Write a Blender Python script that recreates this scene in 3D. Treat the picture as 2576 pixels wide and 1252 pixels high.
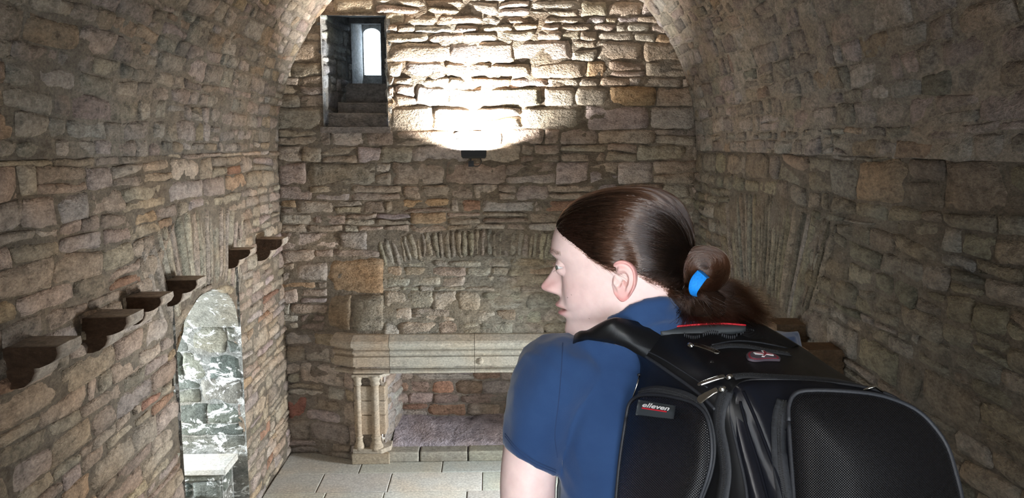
import bpy, math, random
import numpy as np
from mathutils import Vector, Matrix, noise
from mathutils.bvhtree import BVHTree

for _o in list(bpy.data.objects):
    bpy.data.objects.remove(_o)
scene = bpy.context.scene
COL = scene.collection
random.seed(7)
rng = np.random.default_rng(7)

# ------------------------------------------------------------------ camera
F_PX, IW, IH = 1900.0, 2576.0, 1252.0
CAM = Vector((0.0, 0.0, 3.0))
YAW, PITCH = math.atan(58 / 1900), math.radians(8.0)
FWD = Vector((math.sin(YAW) * math.cos(PITCH), math.cos(YAW) * math.cos(PITCH), -math.sin(PITCH)))
RGT = Vector((math.cos(YAW), -math.sin(YAW), 0.0))
UPV = RGT.cross(FWD)
cam_data = bpy.data.cameras.new('camera')
cam_data.sensor_width = 36.0
cam_data.lens = F_PX / IW * 36.0
cam_data.clip_start = 0.02
cam = bpy.data.objects.new('camera', cam_data)
COL.objects.link(cam)
cam.matrix_world = Matrix((
    (RGT.x, UPV.x, -FWD.x, CAM.x), (RGT.y, UPV.y, -FWD.y, CAM.y),
    (RGT.z, UPV.z, -FWD.z, CAM.z), (0, 0, 0, 1)))
scene.camera = cam


def P(px, py, d):
    """world point seen at a pixel of the photograph, d metres along the optical axis"""
    px, py, d = float(px), float(py), float(d)
    return CAM + d * (FWD + RGT * ((px - IW / 2) / F_PX) - UPV * ((py - IH / 2) / F_PX))


def proj(p):
    v = Vector(p) - CAM
    z = v.dot(FWD)
    if z < 0.05:
        return None
    return (IW / 2 + F_PX * v.dot(RGT) / z, IH / 2 - F_PX * v.dot(UPV) / z, z)


# ------------------------------------------------------------------ world, lights, exposure
world = bpy.data.worlds.new('overcast_sky')
scene.world = world
world.use_nodes = True
wn = world.node_tree.nodes
wn['Background'].inputs['Color'].default_value = (0.80, 0.90, 1.0, 1)
wn['Background'].inputs['Strength'].default_value = 9.0
scene.view_settings.view_transform = 'Standard'
scene.view_settings.look = 'None'
scene.view_settings.exposure = 0.22
scene.view_settings.gamma = 1.0
scene.view_settings.use_curve_mapping = False
scene.cycles.max_bounces = 6
scene.cycles.diffuse_bounces = 2
scene.cycles.glossy_bounces = 3
scene.cycles.use_adaptive_sampling = True
scene.cycles.adaptive_threshold = 0.02


def area_light(name, loc, direction, sx, sy, power, color, spread=math.pi, parent=None):
    ld = bpy.data.lights.new(name, 'AREA')
    ld.shape = 'RECTANGLE'
    ld.size, ld.size_y = sx, sy
    ld.energy = power
    ld.color = color
    ld.spread = spread
    o = bpy.data.objects.new(name, ld)
    COL.objects.link(o)
    o.location = loc
    o.rotation_euler = Vector(direction).to_track_quat('-Z', 'Y').to_euler()
    if parent:
        o.parent = parent
    return o


# daylight entering through the window of the left embrasure and unseen openings added on the right and behind the photographer
area_light('embrasure_daylight', (-3.36, 5.14, 1.10), (1, 0.12, -0.22), 0.68, 0.7, 62.0, (0.86, 0.94, 1.0))
area_light('unseen_window_daylight', (3.15, 5.50, 1.05), (-1, 0.28, -0.20), 0.6, 0.7, 285.0, (0.90, 0.96, 1.0))
area_light('unseen_doorway_daylight', (0.15, -1.93, 2.35), (0, 1, 0.0), 1.0, 1.9, 6.0, (0.95, 0.97, 1.0))
area_light('slit_daylight', (-1.30, 8.56, 3.98), (0.0, -1, -0.05), 0.2, 0.5, 1.8, (0.66, 0.85, 1.0))
flash = bpy.data.lights.new('phone_flash', 'POINT')
flash.energy = 22.0
flash.color = (1.0, 0.98, 0.96)
flash.shadow_soft_size = 0.012
flash_o = bpy.data.objects.new('phone_flash', flash)
COL.objects.link(flash_o)
flash_o.location = CAM + RGT * -0.012 + UPV * 0.012

# ------------------------------------------------------------------ materials


def new_mat(name):
    m = bpy.data.materials.new(name)
    m.use_nodes = True
    nt = m.node_tree
    b = nt.nodes['Principled BSDF']
    return m, nt, b


def N(nt, kind, **kw):
    n = nt.nodes.new(kind)
    for k, v in kw.items():
        setattr(n, k, v)
    return n


def ramp(nt, fac, stops):
    r = N(nt, 'ShaderNodeValToRGB')
    el = r.color_ramp.elements
    while len(el) < len(stops):
        el.new(0.5)
    for e, (p, c) in zip(el, stops):
        e.position = p
        e.color = (c[0], c[1], c[2], 1) if not isinstance(c, (int, float)) else (c, c, c, 1)
    nt.links.new(fac, r.inputs['Fac'])
    return r.outputs['Color']


def mixc(nt, fac, a, b, mode='MIX'):
    m = N(nt, 'ShaderNodeMix', data_type='RGBA', blend_type=mode)
    for sock, v in ((m.inputs['Factor'], fac), (m.inputs['A'], a), (m.inputs['B'], b)):
        if isinstance(v, (int, float)):
            sock.default_value = v
        elif isinstance(v, tuple):
            sock.default_value = (v[0], v[1], v[2], 1)
        else:
            nt.links.new(v, sock)
    return m.outputs['Result']


def tex_noise(nt, vec, scale, detail=4, rough=0.6, dist=0.0):
    n = N(nt, 'ShaderNodeTexNoise')
    n.inputs['Scale'].default_value = scale
    n.inputs['Detail'].default_value = detail
    n.inputs['Roughness'].default_value = rough
    n.inputs['Distortion'].default_value = dist
    if vec is not None:
        nt.links.new(vec, n.inputs['Vector'])
    return n.outputs['Fac']


def bump(nt, b, height, strength, dist):
    bp = N(nt, 'ShaderNodeBump')
    bp.inputs['Strength'].default_value = strength
    bp.inputs['Distance'].default_value = dist
    nt.links.new(height, bp.inputs['Height'])
    nt.links.new(bp.outputs['Normal'], b.inputs['Normal'])
    return bp


def add(nt, a, b, op='ADD'):
    m = N(nt, 'ShaderNodeMath', operation=op)
    for s, v in zip(m.inputs, (a, b)):
        if isinstance(v, (int, float)):
            s.default_value = v
        else:
            nt.links.new(v, s)
    return m.outputs[0]


def stone_material(name, speck=0.55, lime=None, relief=1.0, rough=0.9, stretch=(1, 1, 1.6)):
    """sandstone; the stone's own colour comes from the Col attribute, this adds grain, bedding, pits and weathering"""
    m, nt, b = new_mat(name)
    g = N(nt, 'ShaderNodeNewGeometry')
    mp = N(nt, 'ShaderNodeMapping')
    mp.inputs['Scale'].default_value = stretch
    nt.links.new(g.outputs['Position'], mp.inputs['Vector'])
    v = mp.outputs['Vector']
    at = N(nt, 'ShaderNodeAttribute', attribute_name='Col')
    n1 = tex_noise(nt, v, 13, 4, 0.72, 0.0)
    n2 = tex_noise(nt, v, 48, 2, 0.7)
    n3 = tex_noise(nt, v, 2.2, 1, 0.6)
    c = mixc(nt, 1.0, at.outputs['Color'], ramp(nt, n1, [(0.28, 1 - speck), (0.5, 1.0), (0.75, 1 + speck * 0.7)]), 'MULTIPLY')
    c = mixc(nt, 1.0, c, ramp(nt, n2, [(0.3, 0.72), (0.55, 1.0), (0.75, 1.25)]), 'MULTIPLY')
    c = mixc(nt, ramp(nt, n3, [(0.42, 0.0), (0.68, 0.6)]), c, mixc(nt, 1.0, c, (1.08, 0.94, 0.80), 'MULTIPLY'))
    if lime:
        n4 = tex_noise(nt, v, 6.5, 7, 0.72, 0.8)
        c = mixc(nt, ramp(nt, n4, [(lime, 0.0), (lime + 0.05, 1.0)]), c, (0.78, 0.77, 0.74))
    nt.links.new(c, b.inputs['Base Color'])
    b.inputs['Roughness'].default_value = rough
    b.inputs['Specular IOR Level'].default_value = 0.25
    h = add(nt, add(nt, n1, 1.0, 'MULTIPLY'), add(nt, n2, 0.45, 'MULTIPLY'))
    bump(nt, b, h, 0.9, 0.016 * relief)
    return m


def plain(name, col, rough=0.6, metal=0.0, spec=0.5, nscale=None, namt=0.2, bumpd=0.0):
    m, nt, b = new_mat(name)
    b.inputs['Base Color'].default_value = (*col, 1)
    b.inputs['Roughness'].default_value = rough
    b.inputs['Metallic'].default_value = metal
    b.inputs['Specular IOR Level'].default_value = spec
    if nscale:
        tc = N(nt, 'ShaderNodeNewGeometry')
        n = tex_noise(nt, tc.outputs['Position'], nscale, 4)
        nt.links.new(mixc(nt, 1.0, col, ramp(nt, n, [(0.3, 1 - namt), (0.7, 1 + namt)]), 'MULTIPLY'), b.inputs['Base Color'])
        if bumpd:
            bump(nt, b, n, 0.8, bumpd)
    return m


M_STONE = stone_material('rubble_sandstone', 0.55, relief=1.5)
M_BACK = stone_material('rubble_sandstone_end_wall', 0.50, relief=1.8)
M_MORTAR = stone_material('lime_mortar', 0.45, relief=1.2)
M_DRESS = stone_material('dressed_sandstone', 0.22, relief=0.35)
M_LIME = stone_material('limewashed_stone', 0.4, lime=0.545, relief=1.0)
M_FLAG = stone_material('flagstone', 0.14, relief=0.2, rough=0.7)
M_SLIT = stone_material('grey_window_stone', 0.5, relief=1.2)

# ------------------------------------------------------------------ mesh helpers


def link_mesh(name, verts, faces, mat, parent=None, smooth=False, col=None, uv=None):
    me = bpy.data.meshes.new(name)
    me.from_pydata([tuple(v) for v in verts], [], faces)
    if smooth:
        me.polygons.foreach_set('use_smooth', [True] * len(me.polygons))
    if col is not None:
        a = me.color_attributes.new('Col', 'FLOAT_COLOR', 'POINT')
        if isinstance(col, tuple):
            arr = np.tile(np.array([col[0], col[1], col[2], 1.0], dtype=np.float32), len(me.vertices))
        else:
            arr = np.concatenate([np.asarray(col, dtype=np.float32), np.ones((len(col), 1), dtype=np.float32)], axis=1).ravel()
        a.data.foreach_set('color', arr)
    if uv is not None:
        l = me.uv_layers.new(name='UVMap')
        vi = np.empty(len(me.loops), dtype=np.int32)
        me.loops.foreach_get('vertex_index', vi)
        l.data.foreach_set('uv', np.asarray(uv, dtype=np.float32)[vi].ravel())
    if mat is not None:
        me.materials.append(mat)
    me.update()
    o = bpy.data.objects.new(name, me)
    COL.objects.link(o)
    if parent is not None:
        o.parent = parent
    return o


def tag(o, label=None, cat=None, group=None, kind=None):
    if label:
        o['label'] = label
    if cat:
        o['category'] = cat
    if group:
        o['group'] = group
    if kind:
        o['kind'] = kind
    return o


def empty(name, loc=(0, 0, 0)):
    o = bpy.data.objects.new(name, None)
    o.empty_display_size = 0.1
    COL.objects.link(o)
    o.location = loc
    return o


def keep(o, parent):
    """parent an object whose mesh is in world coordinates to an empty standing elsewhere"""
    o.parent = parent
    o.matrix_parent_inverse = Matrix.Translation(-Vector(parent.location))
    return o


def box_vf(x0, x1, y0, y1, z0, z1):
    v = [(x0, y0, z0), (x1, y0, z0), (x1, y1, z0), (x0, y1, z0), (x0, y0, z1), (x1, y0, z1), (x1, y1, z1), (x0, y1, z1)]
    f = [(0, 3, 2, 1), (4, 5, 6, 7), (0, 1, 5, 4), (1, 2, 6, 5), (2, 3, 7, 6), (3, 0, 4, 7)]
    return v, f


def bevel_mod(o, w=0.01, seg=2):
    m = o.modifiers.new('bevel', 'BEVEL')
    m.width = w
    m.segments = seg
    m.limit_method = 'ANGLE'
    return o


def join_vf(items):
    V, Fc = [], []
    for v, f in items:
        k = len(V)
        V += [tuple(p) for p in v]
        Fc += [tuple(i + k for i in q) for q in f]
    return V, Fc


def crom(pts, n):
    """Catmull-Rom through points, n samples per span"""
    pts = [np.array(p, dtype=float) for p in pts]
    ext = [2 * pts[0] - pts[1]] + pts + [2 * pts[-1] - pts[-2]]
    out = []
    for i in range(1, len(ext) - 2):
        p0, p1, p2, p3 = ext[i - 1:i + 3]
        for k in range(n):
            t = k / n
            out.append(0.5 * ((2 * p1) + (-p0 + p2) * t + (2 * p0 - 5 * p1 + 4 * p2 - p3) * t * t + (-p0 + 3 * p1 - 3 * p2 + p3) * t ** 3))
    out.append(pts[-1])
    return out


def loft_vf(rings, closed=True, caps=True):
    n = len(rings[0])
    V = [tuple(p) for r in rings for p in r]
    Fc = []
    m = n if closed else n - 1
    for i in range(len(rings) - 1):
        for j in range(m):
            a, b = i * n + j, i * n + (j + 1) % n
            Fc.append((a, b, b + n, a + n))
    if caps and closed:
        Fc.append(tuple(range(n - 1, -1, -1)))
        k = (len(rings) - 1) * n
        Fc.append(tuple(range(k, k + n)))
    return V, Fc


def tube_vf(path, rad, n=8, flat=1.0, upv=None):
    """tube along a path; rad a number or list; flat squashes it along upv"""
    path = [Vector(p) for p in path]
    rings = []
    prev = None
    for i, p in enumerate(path):
        t = (path[min(i + 1, len(path) - 1)] - path[max(i - 1, 0)]).normalized()
        if upv is not None:
            a = (Vector(upv) - t * t.dot(Vector(upv))).normalized()
        elif prev is None:
            a = t.orthogonal().normalized()
        else:
            a = (prev - t * t.dot(prev)).normalized()
        prev = a
        b = t.cross(a)
        r = rad[i] if isinstance(rad, (list, tuple)) else rad
        rings.append([p + a * (r * flat * math.cos(k * 2 * math.pi / n)) + b * (r * math.sin(k * 2 * math.pi / n)) for k in range(n)])
    return loft_vf(rings)


def sstep(a, b, x):
    t = min(1.0, max(0.0, (x - a) / (b - a)))
    return t * t * (3 - 2 * t)


# ------------------------------------------------------------------ rubble masonry
WX, YB, ZS, RV = 1.955, 7.10, 2.93, 1.955      # half width, end wall, springing, vault radius
YF = -2.0


class RectHole:
    def __init__(s, u0, u1, v0, v1):
        s.b = (u0, u1, v0, v1)

    def inside(s, u, v):
        u0, u1, v0, v1 = s.b
        return u0 < u < u1 and v0 < v < v1

    def push(s, u, v):
        u0, u1, v0, v1 = s.b
        d = [(u - u0, u0, v), (u1 - u, u1, v), (v - v0, u, v0), (v1 - v, u, v1)]
        if min(d[0][0], d[1][0]) < 0.032 and min(d[2][0], d[3][0]) < 0.032:
            return (u0 if d[0][0] < d[1][0] else u1), (v0 if d[2][0] < d[3][0] else v1)
        m = min(d)
        return m[1], m[2]


class BandHole:
    """area between a bottom and a top curve over u0..u1"""
    def __init__(s, u0, u1, bot, top):
        s.u0, s.u1, s.bot, s.top = u0, u1, bot, top

    def inside(s, u, v):
        return s.u0 < u < s.u1 and s.bot(u) < v < s.top(u)

    def push(s, u, v):
        d = [(u - s.u0, s.u0, v), (s.u1 - u, s.u1, v), (v - s.bot(u), u, s.bot(u)), (s.top(u) - v, u, s.top(u))]
        m = min(d)
        return m[1], m[2]


def stone_vf(q, Mf, holes, proud, nx, ny, rough, sd, roundness=0.10):
    (u00, v00), (u10, v10), (u11, v11), (u01, v01) = q
    tu, tv = random.uniform(-1, 1) * 0.008, random.uniform(-1, 1) * 0.006
    pts, V = [], []
    for j in range(ny + 1):
        for i in range(nx + 1):
            s, t = 2 * i / nx - 1, 2 * j / ny - 1
            # crowd the lattice towards the edges so that arrises read
            s = math.copysign(abs(s) ** 0.75, s)
            t = math.copysign(abs(t) ** 0.75, t)
            ss = s * (1 - roundness * abs(t) ** 5)
            tt = t * (1 - roundness * 0.8 * abs(s) ** 5)
            a, b = (ss + 1) / 2, (tt + 1) / 2
            u = (u00 * (1 - a) + u10 * a) * (1 - b) + (u01 * (1 - a) + u11 * a) * b
            v = (v00 * (1 - a) + v10 * a) * (1 - b) + (v01 * (1 - a) + v11 * a) * b
            w1 = noise.noise(Vector((u * 9, v * 9, sd)))
            w2 = noise.noise(Vector((u * 9, v * 9, sd + 31.7)))
            u += w1 * 0.022
            v += w2 * 0.016
            for h in holes:
                if h.inside(u, v):
                    u, v = h.push(u, v)
            e = max(abs(s), abs(t))
            hh = proud * (1 - 0.9 * e ** 12) + rough * noise.noise(Vector((u * 7, v * 11, sd * 2.3))) + rough * 0.6 * noise.noise(Vector((u * 19, v * 25, sd))) + tu * s + tv * t
            V.append(Mf(u, v, max(hh, -0.004)))
            pts.append((u, v))
    W = nx + 1
    Fc = [(j * W + i, j * W + i + 1, (j + 1) * W + i + 1, (j + 1) * W + i) for j in range(ny) for i in range(nx)]
    loop = [i for i in range(W)] + [j * W + nx for j in range(1, ny + 1)] + [ny * W + i for i in range(nx - 1, -1, -1)] + [j * W for j in range(ny - 1, 0, -1)]
    k = len(V)
    for a in loop:
        V.append(Mf(pts[a][0], pts[a][1], -0.035))
    L = len(loop)
    for a in range(L):
        Fc.append((loop[(a + 1) % L], loop[a], k + a, k + (a + 1) % L))
    return V, Fc


def pick(palette):
    r = random.random() * sum(p[0] for p in palette)
    for w, c in palette:
        r -= w
        if r <= 0:
            break
    k = random.uniform(0.84, 1.16)
    return tuple(min(0.9, x * k * random.uniform(0.96, 1.04)) for x in c)


def course_lines(v0, v1, hmin, hmax):
    vs = [v0]
    while vs[-1] < v1:
        vs.append(vs[-1] + random.uniform(hmin, hmax) * (0.75 if random.random() < 0.3 else 1.0))
    return vs


def rubble_quads(u0, u1, v0, v1, hmin, hmax, wmin, wmax, wob=0.02, gap=0.006, split=0.3):
    vs = course_lines(v0, v1, hmin, hmax)

    def line(k, u):
        return vs[k] + wob * noise.noise(Vector((u * 1.1, k * 3.7, 1.3))) + wob * 0.5 * noise.noise(Vector((u * 3.7, k * 3.7, 9.3)))
    out = []
    for k in range(len(vs) - 1):
        u = u0 - random.uniform(0, wmin)
        hgt = vs[k + 1] - vs[k]
        while u < u1:
            w = random.uniform(wmin, wmax) * (0.6 + 0.9 * hgt / hmax)
            if random.random() < 0.15:
                w *= 0.5
            a, b = u, u + w
            la, lb, ra, rb = line(k, a), line(k + 1, a), line(k, b), line(k + 1, b)
            j1, j2 = random.uniform(-1, 1) * 0.012, random.uniform(-1, 1) * 0.012
            g = gap * random.uniform(0.6, 1.6)
            if hgt > 0.10 and random.random() < split:
                f1, f2 = random.uniform(0.35, 0.65), random.uniform(0.35, 0.65)
                ml, mr = la + (lb - la) * f1, ra + (rb - ra) * f2
                parts = [(la, ml, ra, mr), (ml, lb, mr, rb)]
            else:
                parts = [(la, lb, ra, rb)]
            for (p0, p1, p2, p3) in parts:
                out.append(((a + g + j1, p0 + g), (b - g + j2, p2 + g), (b - g - j1, p3 - g), (a + g - j2, p1 - g)))
            u = b
    return [tuple((min(max(u, u0), u1), min(v, v1)) for (u, v) in q_) for q_ in out]


def px_area(q, Mf):
    pp = []
    for (u, v) in q:
        r = proj(Mf(u, v, 0))
        if r is None:
            return 0.0
        pp.append(r)
    cx, cy = sum(p[0] for p in pp) / 4, sum(p[1] for p in pp) / 4
    if not (-60 < cx < IW + 60 and -60 < cy < IH + 60):
        return 0.0
    return abs(sum(pp[i][0] * pp[(i + 1) % 4][1] - pp[(i + 1) % 4][0] * pp[i][1] for i in range(4))) / 2


def trim(q, h):
    """cut a stone back along one straight edge so that it stays clear of a rectangular opening"""
    u0, u1, v0, v1 = h.b
    qu, qv = [p[0] for p in q], [p[1] for p in q]
    if max(qu) <= u0 or min(qu) >= u1 or max(qv) <= v0 or min(qv) >= v1:
        return q
    opts = [(u0 - min(qu), lambda u, v: (min(u, u0 - 0.004), v)), (max(qu) - u1, lambda u, v: (max(u, u1 + 0.004), v)),
            (v0 - min(qv), lambda u, v: (u, min(v, v0 - 0.004))), (max(qv) - v1, lambda u, v: (u, max(v, v1 + 0.004)))]
    wu, wv = max(qu) - min(qu), max(qv) - min(qv)
    best = max(range(4), key=lambda i: opts[i][0] / (wu if i < 2 else wv))
    return tuple(opts[best][1](u, v) for u, v in q)


def lay(parent, quads, Mf, holes, palette, mat, proud=(0.004, 0.022), nx=4, ny=3, rough=0.008, limit=300, name='stone', tint=None, roundness=0.1, hidden=None):
    """each stone an object under its wall; past the limit the ones that show smallest are one stuff part"""
    rows = []
    for q in quads:
        for h in holes:
            if isinstance(h, RectHole):
                q = trim(q, h)
        cu, cv = sum(p[0] for p in q) / 4, sum(p[1] for p in q) / 4
        if any(h.inside(cu, cv) for h in holes):
            continue
        if min(abs(q[1][0] - q[0][0]), abs(q[2][1] - q[1][1])) < 0.02:
            continue
        rows.append((0.0 if hidden and hidden(cu, cv) else px_area(q, Mf), q, cu, cv))
    rows.sort(key=lambda r: -r[0])
    rest, rcol = [], []
    for i, (ar, q, cu, cv) in enumerate(rows):
        sd = random.uniform(0, 500)
        vf = stone_vf(q, Mf, holes, random.uniform(*proud), nx, ny, rough, sd, roundness * random.uniform(0.5, 1.8))
        c = pick(palette)
        if tint:
            c = tint(c, cu, cv)
        if i < limit and ar > 40:
            link_mesh(name, vf[0], vf[1], mat, parent, smooth=True, col=c)
        else:
            rest.append(vf)
            rcol += [c] * len(vf[0])
    if rest:
        V, Fc = join_vf(rest)
        o = link_mesh('small_' + name + 's', V, Fc, mat, parent, smooth=True, col=rcol)
        o['kind'] = 'stuff'


def sheet(name, Mf, u0, u1, v0, v1, step, holes, mat, col, amp=0.006, parent=None):
    nu, nv = max(2, int((u1 - u0) / step)), max(2, int((v1 - v0) / step))
    V, ok, cols = [], [], []
    for j in range(nv + 1):
        for i in range(nu + 1):
            u, v = u0 + (u1 - u0) * i / nu, v0 + (v1 - v0) * j / nv
            ins = False
            for h in holes:
                if h.inside(u, v):
                    ins = True
                    pu, pv = h.push(u, v)
                    if abs(pu - u) + abs(pv - v) < step * 1.05:
                        u, v, ins = pu, pv, False
                    break
            hh = amp * noise.noise(Vector((u * 5, v * 5, 3.3))) + amp * 0.7 * noise.noise(Vector((u * 14, v * 14, 7.3)))
            V.append(Mf(u, v, hh))
            ok.append(not ins)
            k = 1 + 0.35 * noise.noise(Vector((u * 1.7, v * 1.7, 5.5)))
            cols.append(tuple(c * k for c in (col(u, v) if callable(col) else col)))
    W = nu + 1
    Fc = []
    for j in range(nv):
        for i in range(nu):
            q = (j * W + i, j * W + i + 1, (j + 1) * W + i + 1, (j + 1) * W + i)
            if all(ok[k] for k in q):
                Fc.append(q)
    return link_mesh(name, V, Fc, mat, parent, smooth=True, col=cols)


def fan_quads(u0, u1, bot, top, wmin=0.045, wmax=0.08, tilt=0.5):
    """thin upright stones of a relieving arch"""
    out, u = [], u0
    uc, hw = (u0 + u1) / 2, (u1 - u0) / 2
    while u < u1 - 0.02:
        w = min(random.uniform(wmin, wmax), u1 - u)
        k0, k1 = (u - uc) / hw * tilt, (u + w - uc) / hw * tilt
        b0, b1 = bot(u) + random.uniform(0, .02), bot(u + w)
        t0, t1 = top(u) - random.uniform(0, .03), top(u + w) - random.uniform(0, .02)
        g = 0.005
        out.append(((u + g, b0), (u + w - g, b1), (u + w - g + k1 * (t1 - b1), t1), (u + g + k0 * (t0 - b0), t0)))
        u += w
    return out


PAL_TAN = [(5, (0.333, 0.267, 0.202)), (3, (0.383, 0.314, 0.249)), (2, (0.285, 0.233, 0.183)), (0.8, (0.352, 0.253, 0.165)), (0.35, (0.285, 0.171, 0.118)), (1.2, (0.352, 0.295, 0.263))]
PAL_BACK = [(5, (0.385, 0.314, 0.246)), (3, (0.437, 0.371, 0.309)), (2, (0.333, 0.273, 0.219)), (0.8, (0.395, 0.273, 0.173)), (0.2, (0.322, 0.206, 0.146)), (1.5, (0.416, 0.36, 0.334))]
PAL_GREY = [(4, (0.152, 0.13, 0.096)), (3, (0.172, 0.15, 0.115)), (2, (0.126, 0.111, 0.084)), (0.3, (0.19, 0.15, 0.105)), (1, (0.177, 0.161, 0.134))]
PAL_LOW = [(3, (0.44, 0.375, 0.32)), (3, (0.50, 0.44, 0.40)), (2, (0.38, 0.31, 0.25)), (0.3, (0.42, 0.20, 0.15)), (1, (0.42, 0.33, 0.24))]
PAL_SLIT = [(1, (0.27, 0.294, 0.304)), (1, (0.365, 0.378, 0.377)), (1, (0.203, 0.217, 0.232))]
PAL_LIME = [(1, (0.158, 0.17, 0.147)), (1, (0.216, 0.215, 0.182)), (1, (0.122, 0.133, 0.119))]
PAL_HEARTH = [(3, (0.425, 0.324, 0.281)), (2, (0.472, 0.396, 0.378)), (2, (0.354, 0.24, 0.183)), (1, (0.496, 0.3, 0.207)), (0.8, (0.425, 0.168, 0.122))]
MORTAR = (0.165, 0.136, 0.104)


def M_left(u, v, h):
    return (-WX + h, u, v)


def M_right(u, v, h):
    return (WX - h, u, v)


def M_vault(u, v, h):
    a = v / RV
    r = RV - h - 0.012
    return (-r * math.cos(a), u, ZS + r * math.sin(a))


def bulge(u, v):
    """the chimney breast stands forward of the end wall and dies back into it at the top"""
    k = min(1.0, max(0.0, (1.95 - v) / 0.75))
    edge = 1.24 - 0.27 * min(1.0, max(0.0, (v - 1.19) / 0.7))
    s = min(1.0, max(0.0, (edge + 0.50 - abs(u)) / 0.50))
    return 0.22 * k * s


def M_back(u, v, h):
    return (u, YB - bulge(u, v) - h, v)


def M_front(u, v, h):
    return (u, YF + h, v)

# ================================================================== THE ROOM
EU0, EU1 = 4.60, 5.80          # left embrasure, along the wall
EC, EH = (EU0 + EU1) / 2, (EU1 - EU0) / 2


def etop(u):
    k = max(0.0, 1 - ((u - EC) / EH) ** 2)
    return 1.58 + 0.40 * math.sqrt(k)


hole_emb = BandHole(EU0, EU1, lambda u: -1.0, etop)
arch_l = BandHole(4.50, 5.90, lambda u: etop(min(max(u, EU0), EU1)) + 0.03 if EU0 < u < EU1 else 1.9, lambda u: 2.42 + 0.16 * (1 - ((u - EC) / 0.7) ** 2))
arch_lq = (lambda u: 2.02 - 0.20 * ((u - EC) / 0.7) ** 2, arch_l.top)
arch_l = BandHole(4.50, 5.90, arch_lq[0], arch_lq[1])

# ---- left wall
wl = sheet('wall_left', M_left, YF, YB + 0.3, -0.1, ZS + 0.02, 0.035, [hole_emb], M_MORTAR, MORTAR, amp=0.011)
tag(wl, 'left rubble stone wall with a row of corbels and an arched opening', 'wall', kind='structure')
q = rubble_quads(0.2, YB + 0.1, 0.0, ZS, 0.065, 0.150, 0.15, 0.42, wob=0.04, gap=0.004, split=0.22)
lay(wl, q, M_left, [hole_emb, arch_l], PAL_TAN, M_STONE, proud=(0.004, 0.020), rough=0.011, roundness=0.05)
lay(wl, fan_quads(4.52, 5.88, arch_lq[0], arch_lq[1], wmin=0.035, wmax=0.10), M_left, [hole_emb], [(2, (0.31, 0.265, 0.21)), (1, (0.35, 0.30, 0.24)), (1, (0.27, 0.23, 0.18))], M_STONE, proud=(0.004, 0.02), nx=2, ny=4, name='voussoir')

# ---- right wall
arch_rq = (lambda u: 1.95 - 0.2 * ((u - 5.3) / 0.8) ** 2, lambda u: 2.55 + 0.1 * (1 - ((u - 5.3) / 0.8) ** 2))
arch_r = BandHole(4.5, 6.1, *arch_rq)
hole_r = RectHole(5.0, 6.0, 0.30, 1.55)
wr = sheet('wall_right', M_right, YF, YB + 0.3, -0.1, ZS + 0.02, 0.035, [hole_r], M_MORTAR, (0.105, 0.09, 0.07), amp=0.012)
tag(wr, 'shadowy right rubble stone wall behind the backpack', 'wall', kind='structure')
q = rubble_quads(0.2, YB + 0.1, 0.0, ZS, 0.075, 0.18, 0.13, 0.34, wob=0.05, gap=0.005, split=0.25)
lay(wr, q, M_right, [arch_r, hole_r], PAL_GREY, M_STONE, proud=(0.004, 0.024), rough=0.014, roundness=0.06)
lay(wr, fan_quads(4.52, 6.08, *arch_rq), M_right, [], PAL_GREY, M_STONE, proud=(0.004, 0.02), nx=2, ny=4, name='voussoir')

# ---- barrel vault
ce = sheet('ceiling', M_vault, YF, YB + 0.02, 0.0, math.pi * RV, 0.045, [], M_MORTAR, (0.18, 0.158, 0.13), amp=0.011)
tag(ce, 'rough stone barrel vault closing over the room', 'vault', kind='structure')
q = rubble_quads(1.0, YB - 0.02, 0.0, math.pi * RV, 0.07, 0.15, 0.11, 0.30, wob=0.03, gap=0.006, split=0.15)
q = [tuple((min(u, YB), v) for (u, v) in qq) for qq in q]
lay(ce, q, M_vault, [], [(3, (0.265, 0.23, 0.195)), (2, (0.31, 0.275, 0.24)), (1, (0.215, 0.19, 0.16)), (0.5, (0.27, 0.21, 0.155))], M_STONE, proud=(0.003, 0.016), rough=0.011, nx=4, ny=3, roundness=0.05, tint=lambda c, u, v: c if v < math.pi * RV * 0.5 else tuple(k * 0.72 for k in c))  # right half darkened in colour, standing in for weaker light there

# ---- end wall
SU0, SU1, SV0, SV1 = -1.515, -0.925, 3.14, 4.14
hole_slit = RectHole(SU0, SU1, SV0, SV1)
FO = 0.97                       # half width of the fire opening
hole_fire = RectHole(-1.27, 1.27, -1.0, 1.20)
arch_bq = (lambda u: 1.93 - 0.10 * (u / 1.0) ** 2, lambda u: 2.20 - 0.10 * (u / 1.0) ** 2)
arch_b = BandHole(-1.02, 1.02, *arch_bq)
ashlar = RectHole(-1.53, -0.98, 1.24, 1.93)
wb = sheet('wall_back', M_back, -WX - 0.03, WX + 0.03, -0.1, ZS + RV + 0.05, 0.03, [hole_slit, RectHole(-FO - 0.05, FO + 0.05, -1, 0.92)], M_MORTAR, lambda u, v: (0.33, 0.30, 0.245) if abs(u) < 1.0 and 1.2 < v < 1.93 else ((0.27, 0.23, 0.195) if v < 1.2 else (0.215, 0.178, 0.138)), amp=0.012)
tag(wb, 'end wall of coursed rubble with a small deep window and a fireplace', 'wall', kind='structure')


def back_tint(c, u, v):
    if v < 1.25:
        return (c[0] * 1.08, c[1] * 1.04, c[2] * 1.05)
    return c


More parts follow.
